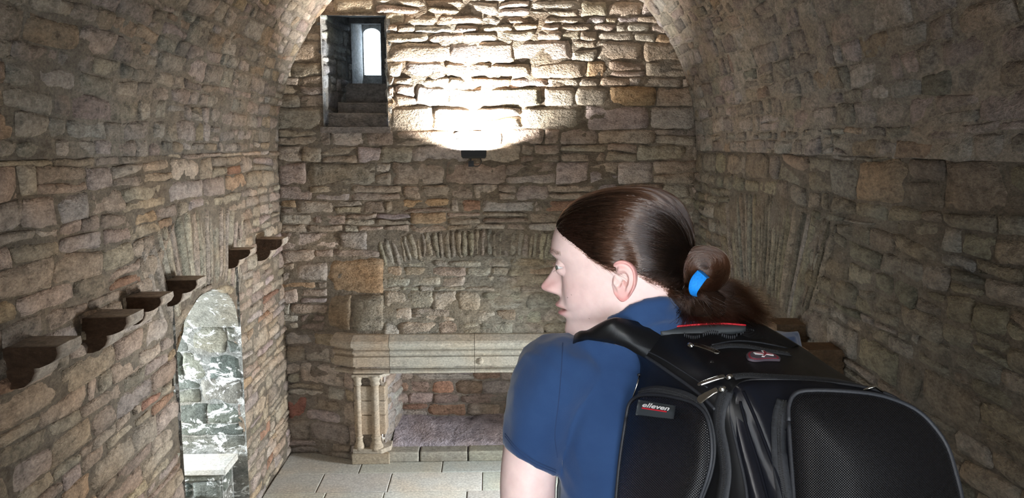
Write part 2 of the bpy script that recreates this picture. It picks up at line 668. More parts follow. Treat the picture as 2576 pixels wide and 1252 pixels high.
hood = BandHole(-0.99, 0.99, lambda u: 1.20, arch_bq[0])
lay(wb, rubble_quads(-0.98, 0.98, 1.22, 1.92, 0.07, 0.16, 0.14, 0.34, wob=0.03, gap=0.004), M_back, [arch_b], [(2, (0.41, 0.375, 0.31)), (1, (0.45, 0.41, 0.335)), (0.5, (0.41, 0.34, 0.265))], M_BACK, proud=(0.001, 0.013), nx=5, ny=4, rough=0.012)
lay(wb, rubble_quads(-WX, WX, 0.0, 1.22, 0.12, 0.23, 0.15, 0.36, wob=0.03, gap=0.006, split=0.25), M_back, [hole_fire], PAL_LOW, M_BACK, proud=(0.003, 0.018), nx=6, ny=4, rough=0.013, roundness=0.08, limit=120)
q = rubble_quads(-WX, WX, 1.23, ZS + RV, 0.075, 0.215, 0.14, 0.46, wob=0.03, gap=0.005, split=0.42)
lay(wb, q, M_back, [hole_slit, hole_fire, arch_b, ashlar, hood], PAL_BACK, M_BACK, proud=(0.003, 0.020), nx=6, ny=4, rough=0.013, roundness=0.05, tint=back_tint, limit=210, hidden=lambda u, v: math.hypot(u, max(0, v - ZS)) > RV)
lay(wb, fan_quads(-1.0, 1.0, *arch_bq, wmin=0.04, wmax=0.07, tilt=0.25), M_back, [], [(2, (0.33, 0.29, 0.23)), (1, (0.37, 0.32, 0.25))], M_BACK, proud=(0.004, 0.014), nx=2, ny=4, name='voussoir')
for qq, c in ((((-1.52, 1.60), (-1.00, 1.60), (-0.99, 1.92), (-1.52, 1.91)), (0.43, 0.30, 0.19)),
              (((-1.52, 1.27), (-1.30, 1.27), (-1.30, 1.58), (-1.52, 1.58)), (0.34, 0.26, 0.18)),
              (((-1.28, 1.27), (-0.99, 1.27), (-0.99, 1.58), (-1.28, 1.58)), (0.32, 0.28, 0.22))):
    vf = stone_vf(qq, M_back, [], 0.014, 8, 6, 0.004, random.uniform(0, 99), 0.03)
    link_mesh('stone', vf[0], vf[1], M_BACK, wb, smooth=True, col=c)

# ---- wall behind the photographer with an unseen doorway added for daylight
hole_door = RectHole(-0.40, 0.70, 1.30, 3.35)
wf = sheet('wall_front', M_front, -WX - 0.03, WX + 0.03, 0.0, ZS + RV + 0.05, 0.09, [hole_door], M_MORTAR, MORTAR)
tag(wf, 'stone wall behind the camera with an assumed open doorway', 'wall', kind='structure')
lay(wf, rubble_quads(-WX, WX, 0.0, ZS + RV, 0.15, 0.28, 0.25, 0.5), M_front, [hole_door], PAL_TAN, M_STONE, nx=2, ny=2)

# ---- floor of flags, landing and steps (below the frame) that carry the visitors
fl = link_mesh('floor', *box_vf(-WX - 1.6, WX + 0.05, YF, YB + 0.45, -0.12, -0.014), M_MORTAR, col=(0.30, 0.27, 0.23))
tag(fl, 'pale stone flagged floor in front of the fireplace', 'floor', kind='structure')
y = YB + 0.0
ri = 0
while y > 3.3:
    dep = random.uniform(0.36, 0.5)
    x = -WX + 0.01 - random.uniform(0, 0.3)
    while x < WX:
        w = random.uniform(0.5, 0.85)
        a, b = max(x, -WX + 0.005), min(x + w, WX - 0.005)
        if b - a > 0.05:
            g = 0.004
            zt = random.uniform(-0.002, 0.003)
            o = link_mesh('flagstone', *box_vf(a + g, b - g, y - dep + g, y - g, -0.05, zt), M_FLAG, fl, col=pick([(1, (0.63, 0.62, 0.575)), (1, (0.605, 0.595, 0.55))]))
            bevel_mod(o, 0.006)
        x += w
    y -= dep
ld = link_mesh('floor_landing', *box_vf(-WX, WX, YF, 1.75, 0.0, 1.30), M_FLAG, col=(0.40, 0.37, 0.32))
tag(ld, 'raised stone landing the visitors stand on', 'landing', kind='structure')
st = empty('floor_steps', (0, 1.75, 0))
tag(st, 'stone steps leading down from the landing to the flagged floor', 'steps', kind='structure')
for i in range(6):
    o = link_mesh('step', *box_vf(-WX, WX, 1.75 + i * 0.28, 1.75 + (i + 1) * 0.28, 0.0, 1.30 - (i + 1) * 0.186), M_FLAG, col=(0.40, 0.37, 0.32))
    keep(o, st)
    bevel_mod(o, 0.012)

# ---- the arched embrasure in the left wall
XE = -3.40
w2 = empty('window_2', (-2.6, EC, 0.0))
tag(w2, 'arched embrasure in the left wall with a stone window seat, flooded with daylight', 'window', kind='structure')


def M_cheek(u, v, h):           # far cheek: u runs outward from the room
    return (-WX - u, EU1 - h + 0.02 * u, v)


def M_cheek2(u, v, h):
    return (-WX - u, EU0 + h, v)


keep(sheet('cheek', M_cheek, -0.02, 1.5, 0.0, 2.2, 0.06, [], M_LIME, (0.25, 0.25, 0.23)), w2)
keep(sheet('cheek', M_cheek2, -0.02, 1.5, 0.0, 2.2, 0.06, [], M_LIME, (0.25, 0.25, 0.23)), w2)
rows_before = set(o.name for o in bpy.data.objects)
tmp = empty('tmp')
lay(tmp, rubble_quads(0.0, 1.42, 0.565, 1.98, 0.16, 0.25, 0.2, 0.42, wob=0.015, gap=0.005, split=0.12), M_cheek, [], PAL_LIME, M_LIME, proud=(0.003, 0.009), nx=6, ny=4, rough=0.006, roundness=0.03)
lay(tmp, rubble_quads(0.0, 1.42, 0.0, 1.98, 0.16, 0.25, 0.25, 0.5), M_cheek2, [], PAL_LIME, M_LIME, proud=(0.008, 0.022), nx=2, ny=2, rough=0.012)
for o in list(tmp.children):
    keep(o, w2)
bpy.data.objects.remove(tmp)
# intrados of the arch
V, Fc = [], []
for i in range(25):
    u = EU0 + (EU1 - EU0) * i / 24
    for x in (-WX + 0.005, -2.3, -2.8, XE):
        V.append((x, u, etop(u) + 0.012 * noise.noise(Vector((x * 6, u * 6, 0)))))
for i in range(24):
    for j in range(3):
        a = i * 4 + j
        Fc.append((a, a + 1, a + 5, a + 4))
keep(link_mesh('soffit', V, Fc, M_LIME, smooth=True, col=(0.27, 0.26, 0.22)), w2)
# outer wall with its window
VF = [box_vf(XE - 0.2, XE, EU0, EU0 + 0.2, 0, 2.2), box_vf(XE - 0.2, XE, EU1 - 0.32, EU1 + 0.05, 0, 2.2), box_vf(XE - 0.2, XE, EU0 + 0.2, EU1 - 0.32, 0, 0.78), box_vf(XE - 0.2, XE, EU0 + 0.2, EU1 - 0.32, 1.72, 2.2)]
keep(link_mesh('window_surround', *join_vf(VF), M_LIME, col=(0.27, 0.26, 0.23)), w2)
# seat along the far cheek
o = keep(link_mesh('seat_slab', *box_vf(XE + 0.02, -WX - 0.05, EU1 - 0.30, EU1 - 0.005, 0.50, 0.555), M_DRESS, col=(0.62, 0.60, 0.55)), w2)
bevel_mod(o, 0.01)


def M_bench(u, v, h):
    return (-WX - 0.10 - u, EU1 - 0.26 - h, v)


def M_bench_end(u, v, h):
    return (-WX - 0.10 + h, EU1 - 0.26 + u, v)


keep(link_mesh('seat_base', *box_vf(XE + 0.02, -WX - 0.10, EU1 - 0.25, EU1 - 0.004, 0.0, 0.499), M_LIME, col=(0.25, 0.25, 0.23)), w2)
tmp = empty('tmp')
lay(tmp, rubble_quads(0.0, 1.3, 0.0, 0.49, 0.12, 0.2, 0.2, 0.35), M_bench, [], PAL_LIME, M_LIME, nx=5, ny=4, rough=0.01)
lay(tmp, rubble_quads(0.02, 0.22, 0.0, 0.49, 0.14, 0.2, 0.2, 0.25), M_bench_end, [], PAL_LIME, M_LIME, nx=4, ny=4, rough=0.006)
for o in list(tmp.children):
    keep(o, w2)
bpy.data.objects.remove(tmp)

# ---- unseen counterpart in the right wall, added to light floor and mantel
w3 = empty('window_3', (WX + 0.5, 5.5, 0.3))
tag(w3, 'assumed square window recess low in the right wall, hidden behind the backpack', 'window', kind='structure')
for nm, bxx in (('cheek', (WX - 0.01, 3.3, 6.0, 6.1, 0.2, 1.65)), ('cheek', (WX - 0.01, 3.3, 4.9, 5.0, 0.2, 1.65)), ('lintel', (WX - 0.01, 3.3, 5.0, 6.0, 1.55, 1.65)), ('sill', (WX - 0.01, 3.3, 5.0, 6.0, 0.2, 0.30)),
                ('window_jamb', (3.18, 3.3, 5.0, 5.18, 0.3, 1.55)), ('window_jamb', (3.18, 3.3, 5.82, 6.0, 0.3, 1.55)), ('window_head', (3.18, 3.3, 5.18, 5.82, 1.42, 1.55)), ('window_sill', (3.18, 3.3, 5.18, 5.82, 0.3, 0.68))):
    keep(link_mesh(nm, *box_vf(*bxx), M_LIME, col=(0.30, 0.29, 0.25)), w3)

# ---- the deep slit window in the end wall
w1 = empty('window_1', (-1.22, YB, SV0))
tag(w1, 'small deep slit window with stepped sill high on the end wall', 'window', kind='structure')


def lerp(a, b, t):
    return a + (b - a) * t


Y2, Y3 = 7.90, 8.52


def M_sl(u, v, h):              # left cheek of the outer recess
    t = u / (Y2 - YB)
    return (lerp(SU0, -1.40, t) + h, YB + u, v)


def M_sr(u, v, h):
    t = u / (Y2 - YB)
    return (lerp(SU1, -1.02, t) - h, YB + u, v)


def quad_obj(name, pts, col, parent, mat=M_SLIT, n=8):
    """a roughened four-cornered patch of masonry"""
    p = [np.array(k, dtype=float) for k in pts]
    nn = np.cross(p[1] - p[0], p[3] - p[0])
    nn /= np.linalg.norm(nn)
    V = []
    for j in range(n + 1):
        for i in range(n + 1):
            a, b = i / n, j / n
            w = (p[0] * (1 - a) + p[1] * a) * (1 - b) + (p[3] * (1 - a) + p[2] * a) * b
            e = 0.0 if i in (0, n) or j in (0, n) else 0.012 * noise.noise(Vector(w * 8))
            V.append(w + nn * e)
    Fc = [(j * (n + 1) + i, j * (n + 1) + i + 1, (j + 1) * (n + 1) + i + 1, (j + 1) * (n + 1) + i) for j in range(n) for i in range(n)]
    return keep(link_mesh(name, V, Fc, mat, smooth=True, col=col), parent)


DG = (0.20, 0.205, 0.205)
zt1, zt2 = SV1, 4.20
quad_obj('cheek', [(SU0, YB - .02, SV0), (-1.40, Y2, SV0), (-1.40, Y2, zt2 + .05), (SU0, YB - .02, zt1)], DG, w1)
quad_obj('cheek', [(SU1, YB - .02, SV0), (-1.02, Y2, SV0), (-1.02, Y2, zt2 + .05), (SU1, YB - .02, zt1)], DG, w1)
quad_obj('lintel', [(SU0, YB - .02, zt1), (SU1, YB - .02, zt1), (-1.02, Y2, zt2 + .05), (-1.40, Y2, zt2 + .05)], DG, w1)
tmp = empty('tmp')
lay(tmp, rubble_quads(0.0, 0.78, SV0, 4.16, 0.12, 0.2, 0.16, 0.32), M_sl, [], PAL_SLIT, M_SLIT, nx=5, ny=4, rough=0.012)
lay(tmp, rubble_quads(0.0, 0.78, SV0, 4.16, 0.12, 0.2, 0.16, 0.32), M_sr, [], PAL_SLIT, M_SLIT, nx=3, ny=3, rough=0.008)
for o in list(tmp.children):
    keep(o, w1)
bpy.data.objects.remove(tmp)
for (ya, yb, za, zb, xl) in ((YB + 0.06, YB + 0.36, SV0 - 0.02, 3.275, -1.505), (YB + 0.34, YB + 0.62, SV0, 3.385, -1.45), (YB + 0.60, Y2 + 0.02, SV0, 3.585, -1.43)):
    nxs = 7
    V, Fc = [], []
    for i in range(nxs + 1):
        x = lerp(xl, -0.94, i / nxs)
        wv = 0.010 * noise.noise(Vector((x * 7, za, 1)))
        V += [(x, ya + wv, za), (x, ya + wv, zb - 0.012 + wv), (x, ya + 0.012 + wv, zb + wv), (x, yb, zb + wv), (x, yb, za)]
    for i in range(nxs):
        for k in range(5):
            a, b = i * 5 + k, i * 5 + (k + 1) % 5
            Fc.append((a, b, b + 5, a + 5))
    Fc += [(4, 3, 2, 1, 0), tuple(nxs * 5 + k for k in range(5))]
    keep(link_mesh('sill_step', V, Fc, M_SLIT, col=(0.21, 0.20, 0.19)), w1)
keep(link_mesh('sill', *box_vf(SU0 - 0.03, SU1 + 0.02, YB - 0.03, YB + 0.10, SV0 - 0.05, SV0 + 0.004), M_SLIT, col=(0.25, 0.22, 0.20)), w1)
# inner frame and narrow light
IL, IR, IB, IT = -1.385, -1.085, 3.585, 4.19
VF = [box_vf(-1.60, IL, Y2, Y2 + 0.06, SV0, 4.5), box_vf(IR, -0.90, Y2, Y2 + 0.06, SV0, 4.5), box_vf(IL, IR, Y2, Y2 + 0.06, IT, 4.5), box_vf(IL, IR, Y2, Y2 + 0.06, SV0, IB)]
keep(link_mesh('inner_frame', *join_vf(VF), M_SLIT, col=(0.13, 0.135, 0.14)), w1)
SL, SR, SB, STP = -1.362, -1.178, 3.735, 4.235
quad_obj('inner_cheek', [(IL, Y2, IB), (SL - 0.01, Y3, IB), (SL - 0.01, Y3, IT + .1), (IL, Y2, IT + .1)], (0.22, 0.23, 0.24), w1)
quad_obj('inner_cheek', [(IR, Y2, IB), (SR + 0.02, Y3, IB), (SR + 0.02, Y3, IT + .1), (IR, Y2, IT + .1)], (0.22, 0.23, 0.24), w1)
quad_obj('inner_soffit', [(IL, Y2, IT), (IR, Y2, IT), (SR + 0.02, Y3, IT + .09), (SL - 0.01, Y3, IT + .09)], (0.22, 0.23, 0.24), w1)
quad_obj('inner_sill', [(IL, Y2, IB), (IR, Y2, IB), (SR + 0.02, Y3, IB + .02), (SL - 0.01, Y3, IB + .02)], (0.22, 0.23, 0.24), w1)
# outer face with the round-headed slit cut through it
V, Fc = [], []
out, inn = [], []
cx, hw = (SL + SR) / 2, (SR - SL) / 2
prof = [(SL, SB), (SL, STP - 0.06)]
for k in range(1, 8):
    a = math.pi - k * math.pi / 8
    prof.append((cx + hw * math.cos(a), STP - 0.06 + 0.06 * math.sin(a)))
prof += [(SR, STP - 0.06), (SR, SB)]
outer = [(-1.75, 3.4), (-1.75, 4.1)] + [(lerp(-1.75, -0.8, k / 8), 4.6) for k in range(1, 8)] + [(-0.8, 4.1), (-0.8, 3.4)]
n = len(prof)
for (x, z) in prof:
    V.append((x, Y3, z))
for (x, z) in outer:
    V.append((x, Y3, z))
for (x, z) in prof:
    V.append((x, Y3 + 0.10, z))
for k in range(n):
    j = (k + 1) % n
    Fc.append((k, j, n + j, n + k))
    Fc.append((k, j, 2 * n + j, 2 * n + k))
keep(link_mesh('slit_surround', V, Fc, M_SLIT, col=(0.30, 0.31, 0.31)), w1)

# ================================================================== FIREPLACE
YFc = YB - 0.22                 # face of the breast
fp = empty('fireplace', (0, YFc, 0))
tag(fp, 'carved stone fireplace with a moulded lintel and shafted jamb on the end wall', 'fireplace')


def M_fback(u, v, h):
    return (u, YB + 0.36 - h - 0.10 * v, v)


def M_fside(u, v, h):
    return (-FO - 0.02 + h + u * 0.25, YFc + 0.12 + u, v)


def M_fside2(u, v, h):
    return (FO + 0.02 - h - u * 0.25, YFc + 0.12 + u, v)


keep(sheet('fire_back', M_fback, -1.1, 1.1, 0.0, 1.0, 0.05, [], M_MORTAR, (0.26, 0.22, 0.19)), fp)
keep(sheet('fire_cheek', M_fside, -0.05, 0.6, 0.0, 1.0, 0.06, [], M_MORTAR, (0.36, 0.33, 0.31)), fp)
keep(sheet('fire_cheek', M_fside2, -0.05, 0.6, 0.0, 1.0, 0.06, [], M_MORTAR, (0.36, 0.33, 0.31)), fp)
tmp = empty('tmp')
lay(tmp, rubble_quads(-0.98, 0.98, 0.22, 0.98, 0.10, 0.19, 0.16, 0.42, wob=0.03, gap=0.004), M_fback, [], PAL_HEARTH, M_BACK, nx=5, ny=4, rough=0.010)
lay(tmp, rubble_quads(0.0, 0.5, 0.08, 0.96, 0.10, 0.2, 0.14, 0.3), M_fside, [], [(1, (0.44, 0.40, 0.38)), (1, (0.40, 0.33, 0.28))], M_BACK, nx=4, ny=3, rough=0.012)
lay(tmp, rubble_quads(0.0, 0.5, 0.08, 0.96, 0.10, 0.2, 0.14, 0.3), M_fside2, [], PAL_HEARTH, M_BACK, nx=4, ny=3, rough=0.010)
for o in list(tmp.children):
    keep(o, fp)
bpy.data.objects.remove(tmp)
keep(link_mesh('flue_cover', *box_vf(-1.1, 1.1, YFc + 0.05, YB + 0.5, 1.02, 1.06), M_MORTAR, col=(0.05, 0.045, 0.04)), fp)
# timeworn hearth bed, purple-grey
V, Fc, nx_, ny_ = [], [], 40, 10
for j in range(ny_ + 1):
    for i in range(nx_ + 1):
        x, t = lerp(-0.94, 0.94, i / nx_), j / ny_
        yy = lerp(YFc + 0.10, YB + 0.36, t)
        z = 0.115 + 0.15 * t ** 0.8 + 0.022 * noise.noise(Vector((x * 3.5, yy * 5, 2))) - 0.03 * sstep(0.4, 0.6, 0.5 + noise.noise(Vector((x * 1.6, yy * 2, 5)))) * t
        V.append((x, yy, z))
for j in range(ny_):
    for i in range(nx_):
        a = j * (nx_ + 1) + i
        Fc.append((a, a + 1, a + nx_ + 2, a + nx_ + 1))
k0 = len(V)
for i in range(nx_ + 1):
    V.append((V[i][0], V[i][1], 0.0))
for i in range(nx_):
    Fc.append((i + 1, i, k0 + i, k0 + i + 1))
keep(link_mesh('hearth_bed', V, Fc, M_BACK, smooth=True, col=(0.46, 0.40, 0.435)), fp)
x = -1.27
for w in (0.60, 0.46, 0.48, 0.55, 0.45):
    x1 = min(x + w, 1.27)
    o = keep(link_mesh('kerb_stone', *box_vf(x + 0.006, x1 - 0.006, YFc - 0.04, YFc + 0.13, 0.0, random.uniform(0.098, 0.108)), M_DRESS, col=pick([(1, (0.44, 0.41, 0.35)), (1, (0.40, 0.375, 0.32))])), fp)
    bevel_mod(o, 0.014, 3)
    x = x1


def sweep(path, prof):
    """profile (outward offset, z) swept along a plan path with mitred corners; outward is -y side"""
    rings = []
    for i, p in enumerate(path):
        p = np.array(p)
        ts = []
        if i > 0:
            a = p - np.array(path[i - 1]); ts.append(a / np.linalg.norm(a))
        if i < len(path) - 1:
            a = np.array(path[i + 1]) - p; ts.append(a / np.linalg.norm(a))
        nr = sum(np.array([t[1], -t[0]]) for t in ts)
        nr /= np.linalg.norm(nr)
        c = nr.dot(np.array([ts[0][1], -ts[0][0]]))
        rings.append([(p[0] + nr[0] * o_ / c, p[1] + nr[1] * o_ / c, z_) for o_, z_ in prof])
    return loft_vf(rings)


lp = [(-0.10, 0.865), (0.030, 0.868), (0.048, 0.876), (0.052, 0.895), (0.036, 0.906), (0.000, 0.912), (0.000, 0.926), (0.040, 0.936), (0.046, 0.94),
      (0.046, 1.028), (0.024, 1.036), (0.020, 1.052), (0.052, 1.060), (0.058, 1.072), (0.052, 1.086), (0.030, 1.098), (0.034, 1.112), (0.084, 1.128), (0.096, 1.144),
      (0.098, 1.170), (0.086, 1.190), (0.02, 1.235), (-0.10, 1.25)]
LX = 1.255


def face_y(xx):
    return YB - bulge(xx, 1.0)


LCOL = [(0.47, 0.40, 0.32), (0.52, 0.49, 0.42), (0.51, 0.48, 0.41), (0.50, 0.46, 0.38)]
xs = [-0.93, -0.14, 0.62]
segs = [[(-1.44, face_y(-1.44)), (-LX, YFc), (xs[0] - .002, YFc)], [(xs[0] + .002, YFc), (xs[1] - .002, YFc)], [(xs[1] + .002, YFc), (xs[2] - .002, YFc)], [(xs[2] + .002, YFc), (LX, YFc), (1.44, face_y(1.44))]]
for sgm, c in zip(segs, LCOL):
    keep(link_mesh('lintel_stone', *sweep(sgm, lp), M_DRESS, col=c), fp)
# small carved boss on the lintel
V, Fc = [], []
for j in range(7):
    for i in range(16):
        a, r = i * math.pi / 8, 0.028 * math.cos(j * math.pi / 12)
        V.append((-0.085 + r * math.cos(a), YFc - 0.046 - 0.02 * math.sin(j * math.pi / 12), 0.985 + r * math.sin(a) * 1.2))
for j in range(6):
    for i in range(16):
        a, b = j * 16 + i, j * 16 + (i + 1) % 16
        Fc.append((a, b, b + 16, a + 16))
keep(link_mesh('boss', V, Fc, M_DRESS, smooth=True, col=(0.48, 0.44, 0.37)), fp)
# jambs with paired shafts
JC = [(0.45, 0.365, 0.28), (0.48, 0.40, 0.315), (0.43, 0.35, 0.265)]
for s in (-1, 1):
    def bx(xa, xb, ya, yb, za, zb, name, c, bw=0.01):
        xa, xb = sorted((s * xa, s * xb))
        o_ = keep(link_mesh(name, *box_vf(xa, xb, ya, yb, za, zb), M_DRESS, col=c), fp)
        return bevel_mod(o_, bw, 2)
    for (za, zb), c in zip(((0.27, 0.46), (0.463, 0.60), (0.603, 0.745)), JC):
        bx(1.275, FO + 0.01, YFc - 0.024, YB + 0.1, za, zb, 'jamb_block', c)
    bx(1.30, FO - 0.02, YFc - 0.075, YB + 0.1, 0.0, 0.10, 'plinth', (0.42, 0.35, 0.26), 0.006)
    for (xc, r) in ((1.235, 0.030), (1.075, 0.038)):
        # attached shaft: base, drum, drum, capital turned as one profile per drum
        for (za, zb, rr) in ((0.235, 0.50, r), (0.503, 0.765, r * 0.97)):
            rings = [[(s * xc + rr * math.cos(a * math.pi / 10), YFc - 0.012 + rr * math.sin(a * math.pi / 10), z) for a in range(20)] for z in (za, za + 0.004, zb - 0.004, zb)]
            o_ = keep(link_mesh('shaft', *loft_vf(rings), M_DRESS, smooth=True, col=(0.46, 0.39, 0.31)), fp)
        base = [(r * 1.0, 0.262), (r * 1.25, 0.256), (r * 1.3, 0.245), (r * 1.1, 0.236), (r * 1.15, 0.20), (r * 1.6, 0.165), (r * 1.75, 0.14), (r * 1.75, 0.128)]
        rings = [[(s * xc + rr * math.cos(a * math.pi / 10), YFc - 0.012 + rr * math.sin(a * math.pi / 10), z) for a in range(20)] for rr, z in reversed(base)]
        keep(link_mesh('shaft_base', *loft_vf(rings), M_DRESS, smooth=True, col=(0.46, 0.40, 0.32)), fp)
        capp = [(r * 1.02, 0.755), (r * 1.3, 0.762), (r * 1.3, 0.772), (r * 1.05, 0.780), (r * 1.15, 0.80), (r * 1.6, 0.825), (r * 1.7, 0.835), (r * 1.7, 0.852)]
        rings = [[(s * xc + rr * math.cos(a * math.pi / 10), YFc - 0.012 + rr * math.sin(a * math.pi / 10), z) for a in range(20)] for rr, z in capp]
        keep(link_mesh('capital', *loft_vf(rings), M_DRESS, smooth=True, col=(0.48, 0.43, 0.36)), fp)
    # moulded block that joins base and capital pairs, angled at its outer corner
    for (za, zb, ex) in ((0.10, 0.145, 0.03), (0.838, 0.866, 0.022)):
        pl = [(1.275 + ex * 0.6, YFc + 0.02), (1.275 + ex * 0.6, YFc - 0.045 - ex * 0.5), (1.02, YFc - 0.045 - ex), (FO - 0.03, YFc + 0.01), (FO - 0.03, YFc + 0.15), (1.275, YFc + 0.15)]
        rings = [[(s * a, b, z) for a, b in pl] for z in (za, zb)]
        o_ = keep(link_mesh('impost' if za > 0.5 else 'base_block', *loft_vf(rings), M_DRESS, col=(0.46, 0.41, 0.34)), fp)
        bevel_mod(o_, 0.006, 2)

# ================================================================== CORBELS
M_CORB = stone_material('brown_corbel_stone', 0.4, relief=0.9)


def corbel(y, ztop, side, label, scale=1.0, group=None):
    cp = [(0.0, 0.0), (0.25, 0.0), (0.252, -0.035), (0.235, -0.065), (0.20, -0.088), (0.165, -0.098), (0.135, -0.102), (0.132, -0.13), (0.115, -0.165), (0.085, -0.19), (0.05, -0.20), (0.0, -0.205)]
    rings, cols = [], []
    for k in range(5):
        t = k / 4
        ring = []
        for (o_, z_) in cp:
            z_ *= 0.82
            o2 = o_ * scale * 0.80
            yy = y + 0.18 * scale * (t - 0.0)
            jx = 0.008 * noise.noise(Vector((o_ * 20, yy * 14, z_ * 20)))
            ring.append((-side * (WX - o2 - jx + (0.03 if o_ == 0 else 0)) * -1 if False else side * (WX - o2 - jx + (0.03 if o_ == 0 else 0)), yy, ztop + z_ * scale + jx))
            lit = min(1.0, max(0.0, (t - 0.05) * 5)) * (1.0 if o_ > 0.04 else 0.3)  # left corbels: lit front and shaded near face put into the colour
            cols.append((lerp(0.060, 0.42, lit), lerp(0.034, 0.36, lit), lerp(0.019, 0.30, lit)) if side < 0 else (0.11, 0.07, 0.04))
        rings.append(ring)
    V_, F_ = loft_vf(rings)
    root = empty('corbel', (side * WX, y + 0.09, ztop - 0.2))
    tag(root, label, 'corbel', group)
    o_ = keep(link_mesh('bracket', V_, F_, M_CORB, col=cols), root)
    return root


ZC = 2.25
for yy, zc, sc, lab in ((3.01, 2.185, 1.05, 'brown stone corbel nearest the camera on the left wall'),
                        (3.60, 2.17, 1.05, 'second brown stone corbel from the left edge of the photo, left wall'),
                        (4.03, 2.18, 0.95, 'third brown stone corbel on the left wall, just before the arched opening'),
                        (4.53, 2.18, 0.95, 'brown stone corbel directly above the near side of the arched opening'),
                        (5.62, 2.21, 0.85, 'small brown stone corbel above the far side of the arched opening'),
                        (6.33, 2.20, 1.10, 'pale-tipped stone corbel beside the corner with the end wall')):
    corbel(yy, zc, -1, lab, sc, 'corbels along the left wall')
for yy, zc, lab in ((4.45, 1.90, 'dark stone corbel on the right wall just above the right shoulder strap'),
                    (3.98, 1.87, 'dark stone corbel on the right wall lower down beside the backpack')):
    corbel(yy, zc, 1, lab, 1.0, 'corbels along the right wall')

# ================================================================== FLOODLIGHT ON THE END WALL
M_BLK = plain('black_lamp_metal', (0.012, 0.012, 0.013), 0.45)
LXc, LZ = -0.135, 2.895
lampr = empty('wall_floodlight', (LXc, YB - 0.02, LZ - 0.12))
tag(lampr, 'small black floodlight fixed to the end wall, shining up the stones', 'floodlight')
rings = []
for (dz, hx, ya, yb) in ((-0.035, 0.098, YB - 0.235, YB - 0.155), (-0.02, 0.112, YB - 0.250, YB - 0.145), (0.035, 0.115, YB - 0.258, YB - 0.140), (0.040, 0.115, YB - 0.258, YB - 0.140)):
    rings.append([(LXc - hx, ya, LZ + dz), (LXc + hx, ya, LZ + dz), (LXc + hx, yb, LZ + dz), (LXc - hx, yb, LZ + dz)])
bevel_mod(keep(link_mesh('housing', *loft_vf(rings), M_BLK), lampr), 0.006)
M_LENS, nt, b = new_mat('lit_lens')
b.inputs['Emission Color'].default_value = (1, 0.97, 0.92, 1)
b.inputs['Emission Strength'].default_value = 12.0
keep(link_mesh('lens', *box_vf(LXc - 0.10, LXc + 0.10, YB - 0.248, YB - 0.150, LZ + 0.0402, LZ + 0.043), M_LENS), lampr)
br = join_vf([tube_vf([(LXc - 0.03, YB - 0.19, LZ - 0.03), (LXc - 0.03, YB - 0.19, LZ - 0.075), (LXc - 0.03, YB + 0.01, LZ - 0.085)], 0.009, 6), box_vf(LXc - 0.055, LXc - 0.005, YB - 0.035, YB - 0.01, LZ - 0.115, LZ - 0.06)])
keep(link_mesh('bracket', *br, M_BLK), lampr)
cb = [P(0, 0, 1)] and [Vector((LXc + 0.06, YB - 0.18, LZ - 0.03)), Vector((LXc + 0.065, YB - 0.12, LZ - 0.07)), Vector((LXc + 0.045, YB - 0.03, LZ - 0.105)), Vector((LXc + 0.01, YB - 0.02, LZ - 0.11)), Vector((LXc - 0.02, YB - 0.015, LZ - 0.10))]
keep(link_mesh('cable', *tube_vf(crom(cb, 4), 0.004, 6), M_BLK, smooth=True), lampr)
fl_l = area_light('floodlight_beam', (LXc, YB - 0.20, LZ + 0.046), (0, 0.42, 1), 0.19, 0.06, 280.0, (1.0, 0.96, 0.90), spread=math.radians(146))

# ================================================================== THE VISITOR
def skin_material():
    m, nt, b = new_mat('skin')
    at = N(nt, 'ShaderNodeAttribute', attribute_name='Col')
    g = N(nt, 'ShaderNodeNewGeometry')
    n = tex_noise(nt, g.outputs['Position'], 55, 3)
    n2 = tex_noise(nt, g.outputs['Position'], 900, 2)
    c = mixc(nt, 1.0, at.outputs['Color'], ramp(nt, n, [(0.3, (0.93, 0.90, 0.90)), (0.7, (1.04, 1.04, 1.04))]), 'MULTIPLY')
    nt.links.new(c, b.inputs['Base Color'])
    b.inputs['Roughness'].default_value = 0.50
    b.inputs['Specular IOR Level'].default_value = 0.35
    b.inputs['Subsurface Weight'].default_value = 0.15
    b.inputs['Subsurface Radius'].default_value = (0.9, 0.35, 0.2)
    b.inputs['Subsurface Scale'].default_value = 0.008
    bump(nt, b, n2, 0.12, 0.0006)
    return m


M_SKIN = skin_material()


def hair_mesh_material():
    m, nt, b = new_mat('brown_hair')
    b.inputs['Base Color'].default_value = (0.014, 0.006, 0.0035, 1)
    b.inputs['Roughness'].default_value = 0.9
    b.inputs['Specular IOR Level'].default_value = 0.06
    return m


def hair_strand_material(name, col, rough=0.26, ior=1.55):
    m = bpy.data.materials.new(name)
    m.use_nodes = True
    nt = m.node_tree
    nt.nodes.clear()
    o_ = N(nt, 'ShaderNodeOutputMaterial')
    h = N(nt, 'ShaderNodeBsdfHairPrincipled')
    h.parametrization = 'COLOR'
    hi = N(nt, 'ShaderNodeHairInfo')
    nt.links.new(ramp(nt, hi.outputs['Random'], [(0.0, tuple(x * 0.45 for x in col)), (0.6, col), (1.0, tuple(x * 2.0 for x in col))]), h.inputs['Color'])
    h.inputs['Roughness'].default_value = rough
    h.inputs['IOR'].default_value = ior
    h.inputs['Coat'].default_value = 0.3
    h.inputs['Radial Roughness'].default_value = 0.35
    if 'Random Roughness' in h.inputs:
        h.inputs['Random Roughness'].default_value = 0.2
    nt.links.new(h.outputs[0], o_.inputs['Surface'])
    return m


